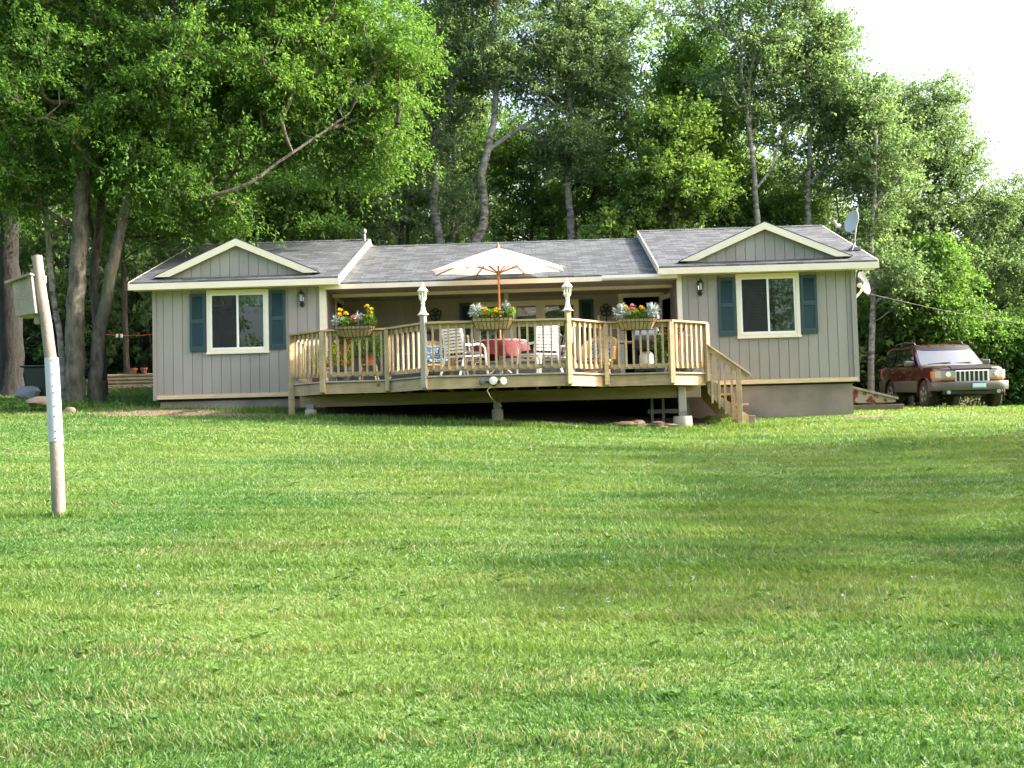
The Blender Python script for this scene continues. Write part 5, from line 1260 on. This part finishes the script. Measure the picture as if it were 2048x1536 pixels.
tree('broadleaf_tree', 'slender dark tree above the terracotta pots at edge of the woods',
     [stem([(254, 750), (250, 650), (248, 560), (240, 420), (250, 200), (255, 0)], 9, .1, .05)], [blob(270, 260, 180, 220, 9.5, 2.4), blob(330, 430, 120, 70, 9, 1.3)], 260, 150, .11, .055, 16, M['leafC'], M['barkd'], clr=.65)
# mid row behind the roof
tree('aspen_tree', 'crooked pale trunk behind the porch roof, left of the umbrella',
     [stem([(884, 520), (868, 420), (873, 340), (866, 290), (893, 225), (905, 150), (888, 60), (905, -60)], 10.5, .16, .05), ([at(873, 330, 10.5), at(850, 270, 10.6), at(820, 200, 10.8)], .07, .03)],
     [blob(900, 150, 85, 130, 10.8), blob(850, 290, 60, 60, 10.5), blob(880, -40, 130, 90, 11), blob(930, 410, 60, 55, 10.2, .9)], 260, 150, .088, .062, 21, M['leafB'], M['barkp'], droop=.15)
tree('aspen_tree', 'tall pale spotted trunk curving up behind the umbrella top',
     [stem([(945, 530), (968, 440), (964, 360), (975, 300), (990, 220), (992, 140), (985, 80), (1005, -40)], 10, .165, .05), ([at(975, 300, 10), at(1030, 262, 10.1), at(1085, 220, 10.3), at(1105, 130, 10.4)], .085, .03)],
     [blob(1000, 110, 100, 100, 10.2), blob(1090, 150, 75, 90, 10.4), blob(1010, -40, 150, 90, 10.5), blob(1120, 280, 80, 60, 10)], 300, 150, .088, .062, 22, M['leafB'], M['barkp'], droop=.15)
tree('aspen_tree', 'slim pale trunk with dark scars standing behind porch roof right of umbrella',
     [stem([(1144, 520), (1140, 420), (1134, 350), (1141, 250), (1138, 170), (1150, 80), (1145, -40)], 10.5, .13, .05), ([at(1140, 275, 10.5), at(1190, 230, 10.6), at(1215, 150, 10.8)], .06, .03)],
     [blob(1160, 120, 90, 120, 10.8), blob(1150, 300, 65, 60, 10.4), blob(1180, 30, 110, 80, 11), blob(1215, 180, 70, 80, 11)], 270, 150, .088, .062, 23, M['leafB'], M['barkp'], droop=.15)
tree('aspen_tree', 'pair of thin dark stems behind junction of left wing and porch roof',
     [stem([(802, 520), (806, 430), (812, 350), (800, 250), (790, 120)], 11, .085, .04), stem([(815, 520), (818, 430), (835, 330), (850, 220)], 11.3, .07, .03)],
     [blob(810, 200, 80, 110, 11.5), blob(830, 400, 70, 55, 11), blob(740, 420, 90, 70, 10.5, 1.2)], 190, 150, .088, .062, 24, M['leafB'], M['barkd'], droop=.15)
tree('birch_tree', 'white forked birch trunk rising behind the peak of right gable',
     [stem([(1516, 470), (1511, 400), (1506, 320), (1494, 230), (1482, 130), (1488, 60)], 9.8, .11, .03), ([at(1509, 340, 9.8), at(1500, 250, 9.9), at(1500, 150, 9.9), at(1520, 70, 10)], .06, .03), ([at(1510, 380, 9.8), at(1545, 330, 9.9), at(1560, 260, 10)], .045, .02)],
     [blob(1490, 110, 85, 110, 10), blob(1530, 30, 90, 100, 10.2), blob(1570, -30, 90, 60, 10.4), blob(1400, 20, 70, 70, 11), blob(1450, 200, 70, 90, 10.3), blob(1550, 230, 65, 80, 10.3)], 210, 150, .088, .062, 25, M['leafB'], M['barkp'], droop=.15)
tree('birch_tree', 'slender pale trunk behind right roof between the birch and the dish',
     [stem([(1618, 470), (1616, 390), (1620, 300), (1624, 200), (1612, 120)], 10.5, .105, .03), ([at(1617, 370, 10.5), at(1650, 330, 10.7), at(1672, 260, 10.8)], .05, .02)],
     [blob(1630, 170, 95, 100, 10.8), blob(1690, 240, 75, 90, 11), blob(1660, 60, 50, 45, 11), blob(1600, 100, 70, 75, 11), blob(1660, 340, 90, 60, 10.8), blob(1640, 90, 70, 55, 11)], 270, 150, .088, .062, 26, M['leafB'], M['barkp'], droop=.15)
tree('aspen_tree', 'straight pale trunk standing between the house corner and the parked car',
     [stem([(1741, 800), (1743, 700), (1746, 590), (1742, 470), (1750, 380), (1752, 270)], 9.5, .105, .04), ([at(1745, 420, 9.5), at(1785, 370, 9.7), at(1815, 330, 9.8)], .06, .03)],
     [blob(1760, 330, 90, 90, 10), blob(1720, 230, 75, 80, 10.5), blob(1790, 560, 60, 60, 9.2), blob(1740, 470, 65, 60, 10)], 230, 150, .088, .062, 27, M['leafB'], M['barkp'], droop=.15)
tree('maple_tree', 'bright yellow green maple behind the middle of the house roof',
     [stem([(1340, 500), (1345, 430), (1350, 350), (1355, 280)], 8.8, .07, .03)], [blob(1345, 370, 95, 75, 9), blob(1290, 430, 60, 50, 9), blob(1400, 380, 50, 45, 9), blob(1350, 260, 70, 55, 9.2), blob(1230, 470, 45, 22, 8.6, .7)], 230, 140, .1, .08, 28, M['leafD'], M['barkd'], droop=.1)
tree('maple_tree', 'leafy maple between the left wing roof and the crooked pale trunk',
     [stem([(600, 520), (605, 440), (600, 380)], 10, .08, .04)], [blob(560, 410, 130, 75, 10), blob(460, 440, 90, 55, 9.5), blob(690, 400, 80, 70, 10.5), blob(650, 465, 60, 25, 9, .8)], 260, 160, .095, .065, 29, M['leafC'], M['barkd'], droop=.1)
tree('maple_tree', 'dark leafy maple filling the gap behind roof between two pale trunks',
     [stem([(1060, 520), (1065, 440), (1060, 330)], 13, .08, .04)], [blob(1060, 420, 110, 75, 13), blob(1040, 300, 110, 80, 13.5), blob(1220, 400, 90, 80, 13), blob(1245, 285, 70, 60, 13.5)], 250, 160, .095, .065, 30, M['leafC'], M['barkd'], droop=.1)
tree('maple_tree', 'dark leafy maple behind right wing, left of the birch',
     [stem([(1450, 500), (1450, 420), (1440, 300)], 12, .08, .04)], [blob(1460, 400, 90, 75, 12), blob(1420, 280, 90, 90, 12), blob(1560, 420, 90, 50, 12), blob(1380, 170, 90, 120, 12.5)], 330, 160, .095, .065, 31, M['leafC'], M['barkd'], droop=.1)
# right side, falling away towards the edge of the picture
tree('broadleaf_tree', 'tall loose crowned tree rising behind the parked car against the sky',
     [stem([(1872, 800), (1870, 600), (1862, 420), (1850, 300), (1856, 210)], 12.5, .12, .03)], [blob(1850, 280, 95, 110, 12.8), blob(1880, 210, 60, 60, 13), blob(1900, 350, 80, 90, 12.8), blob(1790, 250, 65, 90, 13), blob(1830, 450, 100, 80, 12.5)], 360, 140, .085, .055, 32, M['leafB'], M['barkd'], droop=.2)
tree('broadleaf_tree', 'drooping dark tree hanging over the roof of the parked car',
     [stem([(1820, 800), (1818, 690), (1812, 600), (1830, 500), (1850, 470)], 10.5, .09, .03)], [blob(1860, 540, 85, 70, 10.3), blob(1800, 600, 65, 55, 10.2), blob(1870, 630, 95, 45, 10.2, 1.2)], 240, 160, .095, .065, 33, M['leafC'], M['barkd'], droop=.5)
tree('broadleaf_tree', 'broad light green tree beyond the car at right border of the woods',
     [stem([(1985, 800), (1980, 650), (1970, 520), (1985, 420)], 13, .11, .03)], [blob(1970, 450, 85, 90, 13), blob(2040, 420, 80, 75, 13.5), blob(2020, 560, 110, 75, 12.5), blob(1930, 560, 70, 70, 12.5), blob(2100, 520, 90, 120, 13.5)], 400, 140, .085, .055, 34, M['leafB'], M['barkd'], droop=.2)
tree('broadleaf_tree', 'low dark bushy tree close behind front of the parked car',
     [stem([(2010, 810), (2006, 740), (2000, 680)], 11, .07, .03)], [blob(1990, 690, 110, 50, 11, 1.4), blob(2090, 680, 90, 80, 11, 1.6), blob(2050, 770, 80, 45, 10.6, 1)], 260, 160, .095, .065, 35, M['leafC'], M['barkd'], droop=.35)
tree('broadleaf_tree', 'low dark bushy tree behind rear of car beside the straight pale trunk',
     [stem([(1790, 800), (1788, 730), (1780, 660)], 12, .07, .03)], [blob(1790, 690, 85, 60, 12, 1.6), blob(1720, 650, 80, 90, 13, 1.8), blob(1890, 690, 90, 45, 12.5, 1.5), blob(1800, 770, 120, 40, 13, 1.4)], 280, 160, .095, .065, 36, M['leafC'], M['barkd'], droop=.3)

# the woods behind, read as one mass of foliage
def woods():
    rng = np.random.default_rng(99); T = []
    for k in range(4):
        h = 10.; P = [np.array([0, 0, 0.])]+[np.array([rng.normal()*.25, rng.normal()*.25, z]) for z in (3, 6, 9)]
        bl = [(np.array([rng.normal()*.6, rng.normal()*.6, z]), np.array([r, r, 1.7])) for z, r in ((3.4, 1.7), (5, 2.1), (6.8, 2.1), (8.6, 1.6), (10, 1.0))]
        T.append(grow([(P, .15, .05)], bl, 120, 100, .135, .09, np.random.default_rng(200+k), droop=.15, clr=.7))
    B = [grow([([np.array([0, 0, 0.]), np.array([.1, 0, .8]), np.array([0, .1, 1.6])], .04, .02)], [(np.array([0, 0, 1.2]), np.array([1.6, 1.6, 1.1])), (np.array([.5, .3, 2.2]), np.array([1.1, 1.1, .8]))], 40, 72, .15, .1, np.random.default_rng(300), droop=.2, clr=.6)]
    wood, leaf = [], []
    def add(tp, x, y, s, hz, a):
        c, s_ = math.cos(a), math.sin(a); R = np.array([[c, -s_, 0], [s_, c, 0], [0, 0, 1]])
        for (v, f), dst in zip(tp, (wood, leaf)):
            q = v @ R.T*np.array([s, s, hz]); q = q+np.array([x, y, gz(x, y)-.1]); dst.append((q, f))
    sil_x = [-200, 1240, 1275, 1310, 1500, 1690, 1760, 1850, 1930, 2048, 2300]; sil_y = [-150, -110, 10, -10, -30, 90, 200, 300, 390, 430, 450]
    rows = [(16, 3.4), (20, 3.8), (26, 4.2), (34, 5.0)]
    for Y, dx in rows:
        half = (Y+21.5)*.62
        x = 7.5-half
        while x < 14+half*1.02:
            xx, yy = x+rng.normal()*.7, Y+rng.normal()*1.0; px, _ = topx((xx, yy, 5)); top = np.interp(px, sil_x, sil_y)
            zt = at(px, top, yy)[2]; hgt = (zt-gz(xx, yy))*(rng.uniform(.6, 1.0) if Y < 22 else rng.uniform(.52, .78))
            if px < 320: hgt = max(hgt, 13)
            hz = hgt/11.; add(T[rng.integers(4)], xx, yy, max(.75, hz*.85)*rng.uniform(.85, 1.1), hz, rng.random()*6.28)
            if rng.random() < .7: add(B[0], xx+rng.normal(), yy-1.2, rng.uniform(.8, 1.3), rng.uniform(.8, 1.5), rng.random()*6.28)
            x += dx*rng.uniform(.8, 1.2)
    for x in np.arange(-14, 34, 1.9):
        if x < -2 or x > 14.5: y = 12+rng.normal()*.6
        else: y = 12.5+rng.normal()*.8
        add(B[0], x+rng.normal()*.4, y, rng.uniform(.7, 1.2), rng.uniform(.7, 1.5), rng.random()*6.28)
    for x in np.arange(-1, 20, 1.15):     # thin young stems along the edge
        P = np.array([[x, 0, -.2], [x+rng.normal()*.2, 0, 4], [x+rng.normal()*.5, 0, 7.5+rng.random()*3]]); y = 12.2+rng.random()*3.5; P[:, 1] = y; P[:, 2] += gz(x, y); wood.append(tube_np(smooth_path(P), np.linspace(.06, .02, 13), 6))
    return cat_(wood), cat_(leaf)
(wv, wf), (lv, lf) = woods()
o = npmesh('woods_trunks', wv, wf, M['barkw'], None, smooth=True); tag(o, 'dark trunks and limbs inside the deep woods behind the house', 'woods', kind='stuff')
o2 = npmesh('woods_foliage', lv, lf, M['leafW']); tag(o2, 'dense mixed green foliage of the deep woods behind the house', 'woods', kind='stuff')
# trees standing outside the picture: they shade the lawn from the right and are mirrored in the windows
(wv, wf), (lv, lf) = grow([([np.zeros(3), np.array([.1, .1, 3]), np.array([-.2, .2, 7]), np.array([.2, 0, 11])], .22, .05)], [(np.array([0, 0, 4.6]), np.array([3.6, 3.6, 3.6])), (np.array([.3, .2, 9.2]), np.array([2.6, 2.6, 2.8]))], 170, 80, .2, .12, np.random.default_rng(77), clr=.8)
base = None
for i, (x, y, s, a) in enumerate(((23.5, -6.0, .8, 0), (25, -9.8, .85, 2), (23, -13, .75, 4), (-3, -42, 1.2, 3), (6, -45, 1.3, 5), (14, -43, 1.2, .5), (22, -40, 1.2, 2.5), (-11, -38, 1.2, 1.7), (1, -50, 1.4, 4.2), (10, -52, 1.4, .9), (18, -50, 1.4, 3.3))):
    if base is None:
        base = thing('field_tree', 'full leafy tree standing outside the picture around the lawn', 'tree', (0, 0, 0), 0, 'trees around the lawn outside the picture')
        npmesh('trunk', wv, wf, M['bark'], base, smooth=True); npmesh('crown', lv, lf, M['leafC'], base); t = base
    else: t = dup(base, (0, 0, 0), 0, base['label'])
    t.location = (x, y, gz(x, y)-.1); t.rotation_euler = (0, 0, a); t.scale = (s, s, s)

# ------------------------------------------------------------------ grass
def grassmat():
    m = bpy.data.materials.new('grass_blades'); m.use_nodes = True; nt = m.node_tree; b = nt.nodes['Principled BSDF']; out = nt.nodes['Material Output']
    tc = nt.nodes.new('ShaderNodeTexCoord'); geo = nt.nodes.new('ShaderNodeNewGeometry')
    def noise(scale, st, det=3):
        mp = nt.nodes.new('ShaderNodeMapping'); mp.inputs['Scale'].default_value = st; n = nt.nodes.new('ShaderNodeTexNoise'); n.inputs['Scale'].default_value = scale; n.inputs['Detail'].default_value = det
        nt.links.new(tc.outputs['Object'], mp.inputs[0]); nt.links.new(mp.outputs[0], n.inputs[0]); return n.outputs[0]
    n1 = noise(.55, (.6, 1, 1)); n2 = noise(1.6, (.35, 1.5, 1), 4)
    def mix(fac, a, b_):
        x = nt.nodes.new('ShaderNodeMix'); x.data_type = 'RGBA'
        for s, v in ((0, fac), (6, a), (7, b_)):
            if isinstance(v, tuple): x.inputs[s].default_value = (*v, 1)
            elif isinstance(v, (int, float)): x.inputs[s].default_value = v
            else: nt.links.new(v, x.inputs[s])
        return x.outputs[2]
    def ramp(v, a, b_):
        r = nt.nodes.new('ShaderNodeMapRange'); r.inputs[1].default_value = a; r.inputs[2].default_value = b_; nt.links.new(v, r.inputs[0]); return r.outputs[0]
    g = mix(ramp(n1, .38, .62), (.062, .158, .038), (.15, .235, .053))
    g = mix(ramp(geo.outputs['Random Per Island'], 0, 2.2), g, (.105, .205, .045))
    # dried clippings: single straw coloured blades, more of them in patches left by the mower
    th = nt.nodes.new('ShaderNodeMath'); th.operation = 'MULTIPLY'; nt.links.new(ramp(n2, .46, .74), th.inputs[0]); th.inputs[1].default_value = .5
    lt = nt.nodes.new('ShaderNodeMath'); lt.operation = 'LESS_THAN'; nt.links.new(geo.outputs['Random Per Island'], lt.inputs[0]); nt.links.new(th.outputs[0], lt.inputs[1])
    g = mix(lt.outputs[0], g, (.25, .25, .125))
    nt.links.new(g, b.inputs['Base Color']); b.inputs['Roughness'].default_value = .5; b.inputs['Specular IOR Level'].default_value = .35
    tr = nt.nodes.new('ShaderNodeBsdfTranslucent'); gm = nt.nodes.new('ShaderNodeVectorMath'); gm.operation = 'MULTIPLY'; gm.inputs[1].default_value = (1.35, 1.3, .6)
    nt.links.new(g, gm.inputs[0]); nt.links.new(gm.outputs[0], tr.inputs[0])
    ms = nt.nodes.new('ShaderNodeMixShader'); ms.inputs[0].default_value = .4; nt.links.new(b.outputs[0], ms.inputs[1]); nt.links.new(tr.outputs[0], ms.inputs[2]); nt.links.new(ms.outputs[0], out.inputs[0])
    return m
def mow(x, y): return np.sin((y+.06*x+.25*np.sin(.35*x))*2*np.pi/1.25)
def ridge(x, y): return np.clip(np.sin((y+.05*x+.12*np.sin(.6*x)+.05*np.sin(2.3*x))*2*np.pi/.62)-.55, 0, 1)/.45
def blades(rng, y0, y1, dens, hgt, wid, lean):
    d0, d1 = y0-CAM[1], y1-CAM[1]; hw = lambda d: .56*d+4.5
    n = int(dens*(hw(d0)+hw(d1))*(y1-y0))
    y = y0+(y1-y0)*rng.random(n); x = 7.6+(rng.random(n)*2-1)*hw(y-CAM[1])
    keep = ~(in_under(x, y)); dm = in_dirt(x, y); keep &= ~(dm & (rng.random(n) < .82)); x, y = x[keep], y[keep]; n = len(x)
    z = ground(x, y)-.004
    patch = .75+.5*np.clip(.5+.5*wob(x, y, .35)+.25*wob(x, y, 1.1), 0, 1)
    tall = np.where((y > -2.6) & (x > 2.5) & (x < 12) & (y > np.where((x > 5.2) & (x < 9.4), -2.9, -2.3)), 1.9, 1.0)
    tall = np.where((x < -.2) & (y > -2), 2.0, tall)
    h = hgt*(.55+.75*rng.random(n))*patch*tall*(1+.55*ridge(x, y)*(y < -1)); w_ = wid*(.7+.6*rng.random(n))
    a = rng.random(n)*6.283; P = np.stack([x, y, z], -1)
    S = np.stack([np.cos(a), np.sin(a), 0*a], -1)
    L = np.stack([mow(x, y)*lean*.9+rng.normal(size=n)*.45, mow(x, y)*lean*.5+rng.normal(size=n)*.45, np.ones(n)], -1); L /= np.linalg.norm(L, axis=1, keepdims=True)
    tip = P+L*h[:, None]; tip[:, :2] += L[:, :2]*h[:, None]*.5; mid = P+L*h[:, None]*.5
    V = np.stack([P-S*w_[:, None]/2, P+S*w_[:, None]/2, mid+S*w_[:, None]*.4, tip, mid-S*w_[:, None]*.4], 1).reshape(-1, 3)
    b = (np.arange(n)*5)[:, None]; F = np.concatenate([b+np.array([[0, 1, 2, 4]]), b+np.array([[4, 2, 3, 3]])], 1).reshape(-1, 4)
    T = np.concatenate([b+np.array([[0, 1, 2]]), b+np.array([[0, 2, 4]]), b+np.array([[4, 2, 3]])], 1).reshape(-1, 3)
    return V, T
rng = np.random.default_rng(5)
L = [blades(rng, -18.2, -15, 8000, .034, .0066, .3), blades(rng, -15, -11.5, 5500, .034, .0082, .35), blades(rng, -11.5, -7, 2600, .036, .0095, .5), blades(rng, -7, 0.3, 1000, .042, .015, .6), blades(rng, .3, 11, 220, .05, .026, .8)]
V, F = cat_(L)
o = npmesh('grass', V, F, grassmat()); tag(o, 'freshly mown green lawn grass', 'grass', kind='stuff')
# broad leaved weeds and clover heads between the blades
M['weed'] = leafmat('broad_weed_leaves', (.06, .15, .035), (.11, .21, .05), .35)
n = 700; y = -18+rng.random(n)**1.4*12; x = 7.6+(rng.random(n)*2-1)*(.56*(y-CAM[1])+1.5); P = np.repeat(np.stack([x, y, ground(x, y)+.012], -1), 6, 0); a = rng.random(len(P))*6.28
D = np.stack([np.cos(a), np.sin(a), .35+.3*rng.random(len(P))], -1); sc = np.repeat(.6+.8*rng.random(n), 6)
V, F = leaf_quads(P, D, np.tile([0, 0, 1.], (len(P), 1)), .034*sc, .024*sc)
tag(npmesh('weed_leaves', V, F, M['weed']), 'broad leaved weeds growing flat among the lawn grass', 'weeds', kind='stuff')
n = 90; y = -16+rng.random(n)*14; x = 7.6+(rng.random(n)*2-1)*(.5*(y-CAM[1])); P = np.stack([x, y, ground(x, y)+.045], -1)
V, F = cat_([puff(p, (.009, .009, .009), 10, .012, .01) for p in P])
tag(npmesh('clover_flowers', V, F, M['silver']), 'tiny white clover heads dotted over the lawn', 'clover', kind='stuff')

# longer growth left uncut along the edges
def tuft(c, r, n, h, rng=np.random.default_rng(8)):
    P = np.asarray(c)+rng.normal(size=(n, 3))*np.array([r[0], r[1], 0])*.5; P[:, 2] = ground(P[:, 0], P[:, 1])-.01
    D = rng.normal(size=(n, 3))*.33; D[:, 2] = 1
    return leaf_quads(P, D, rng.normal(size=(n, 3)), h*(.5+.8*rng.random(n)), .012)
V, F = cat_([tuft((2.6, -.75, 0), (1.0, .35), 900, .16), tuft((4.6, -2.0, 0), (1.6, .35), 1100, .13), tuft((8, -2.6, 0), (3.2, .25), 1500, .12), tuft((11.9, -1.9, 0), (1.0, .25), 500, .12), tuft((.4, -.25, 0), (1.2, .12), 160, .14), tuft((-1.9, .4, 0), (1.0, .5), 900, .17), tuft((3.9, -12.5, 0), (.1, .1), 200, .07)])
tag(npmesh('tall_grass', V, F, M['potleaf']), 'longer uncut grass along the deck, dirt edge and tree trunks', 'grass', kind='stuff')
L = []
rg = np.random.default_rng(21)
for k in range(150):
    x, y = -3.2+rg.normal()*1.1, -.6+rg.random()*2.6; L.append(puff((x, y, gz(x, y)+.09), (.14, .14, .09), 26, .07, .055, .2, rg))
V, F = cat_(L)
tag(npmesh('ground_ivy', V, F, M['leafC']), 'leafy ground cover around the boulder at left edge of lawn', 'ground cover', kind='stuff')
m = MB(); a, b = at(205, 668, 7.2), at(312, 668, 7.2)
m.tube([tuple(a+(b-a)*q-np.array([0, 0, .05*math.sin(math.pi*q)])) for q in np.linspace(0, 1, 12)], .007, 5)
tag(m.build('clothesline', M['petal_r'], None), 'red cord strung between the trees behind the terracotta pots', 'cord')
for px, lb in ((234, 'white tag hanging on the red cord, nearer the big trunks'), (243, 'white tag hanging on the red cord, nearer the house')):
    c = at(px, 671, 7.19); o = MB().box((c[0]-.035, c[1]-.004, c[2]-.06), (c[0]+.035, c[1]+.004, c[2]+.045)).build('hanging_tag', M['white'], None, bevel=.003); tag(o, lb, 'tag', 'white tags on the red cord')

# dark hemlock saplings added to deepen the shade at the left edge of the woods
M['shadow'] = leafmat('shade_dark_needles', (.018, .036, .018), (.035, .065, .03), .25, (1.4, 1.4, .7))  # needle colour set near black to stand in for deep shade
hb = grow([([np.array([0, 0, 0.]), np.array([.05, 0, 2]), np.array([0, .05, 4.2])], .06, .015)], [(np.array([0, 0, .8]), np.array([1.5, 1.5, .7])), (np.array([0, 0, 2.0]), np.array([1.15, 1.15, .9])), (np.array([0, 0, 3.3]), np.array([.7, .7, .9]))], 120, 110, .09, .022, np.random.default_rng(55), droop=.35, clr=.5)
hs = None; rg = np.random.default_rng(56)
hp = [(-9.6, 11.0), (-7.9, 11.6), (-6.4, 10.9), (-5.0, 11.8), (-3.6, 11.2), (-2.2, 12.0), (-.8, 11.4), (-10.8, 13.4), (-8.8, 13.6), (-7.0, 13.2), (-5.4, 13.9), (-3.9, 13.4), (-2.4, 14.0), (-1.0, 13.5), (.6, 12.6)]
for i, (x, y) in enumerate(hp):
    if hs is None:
        hs = thing('shade_sapling', 'dark hemlock sapling added to deepen the shade behind the big left trunks', 'tree', (0, 0, 0), 0, 'hemlock saplings added to darken the shade behind the left trunks')
        npmesh('trunk', *hb[0], M['barkd'], hs, smooth=True); npmesh('crown', *hb[1], M['shadow'], hs); t = hs
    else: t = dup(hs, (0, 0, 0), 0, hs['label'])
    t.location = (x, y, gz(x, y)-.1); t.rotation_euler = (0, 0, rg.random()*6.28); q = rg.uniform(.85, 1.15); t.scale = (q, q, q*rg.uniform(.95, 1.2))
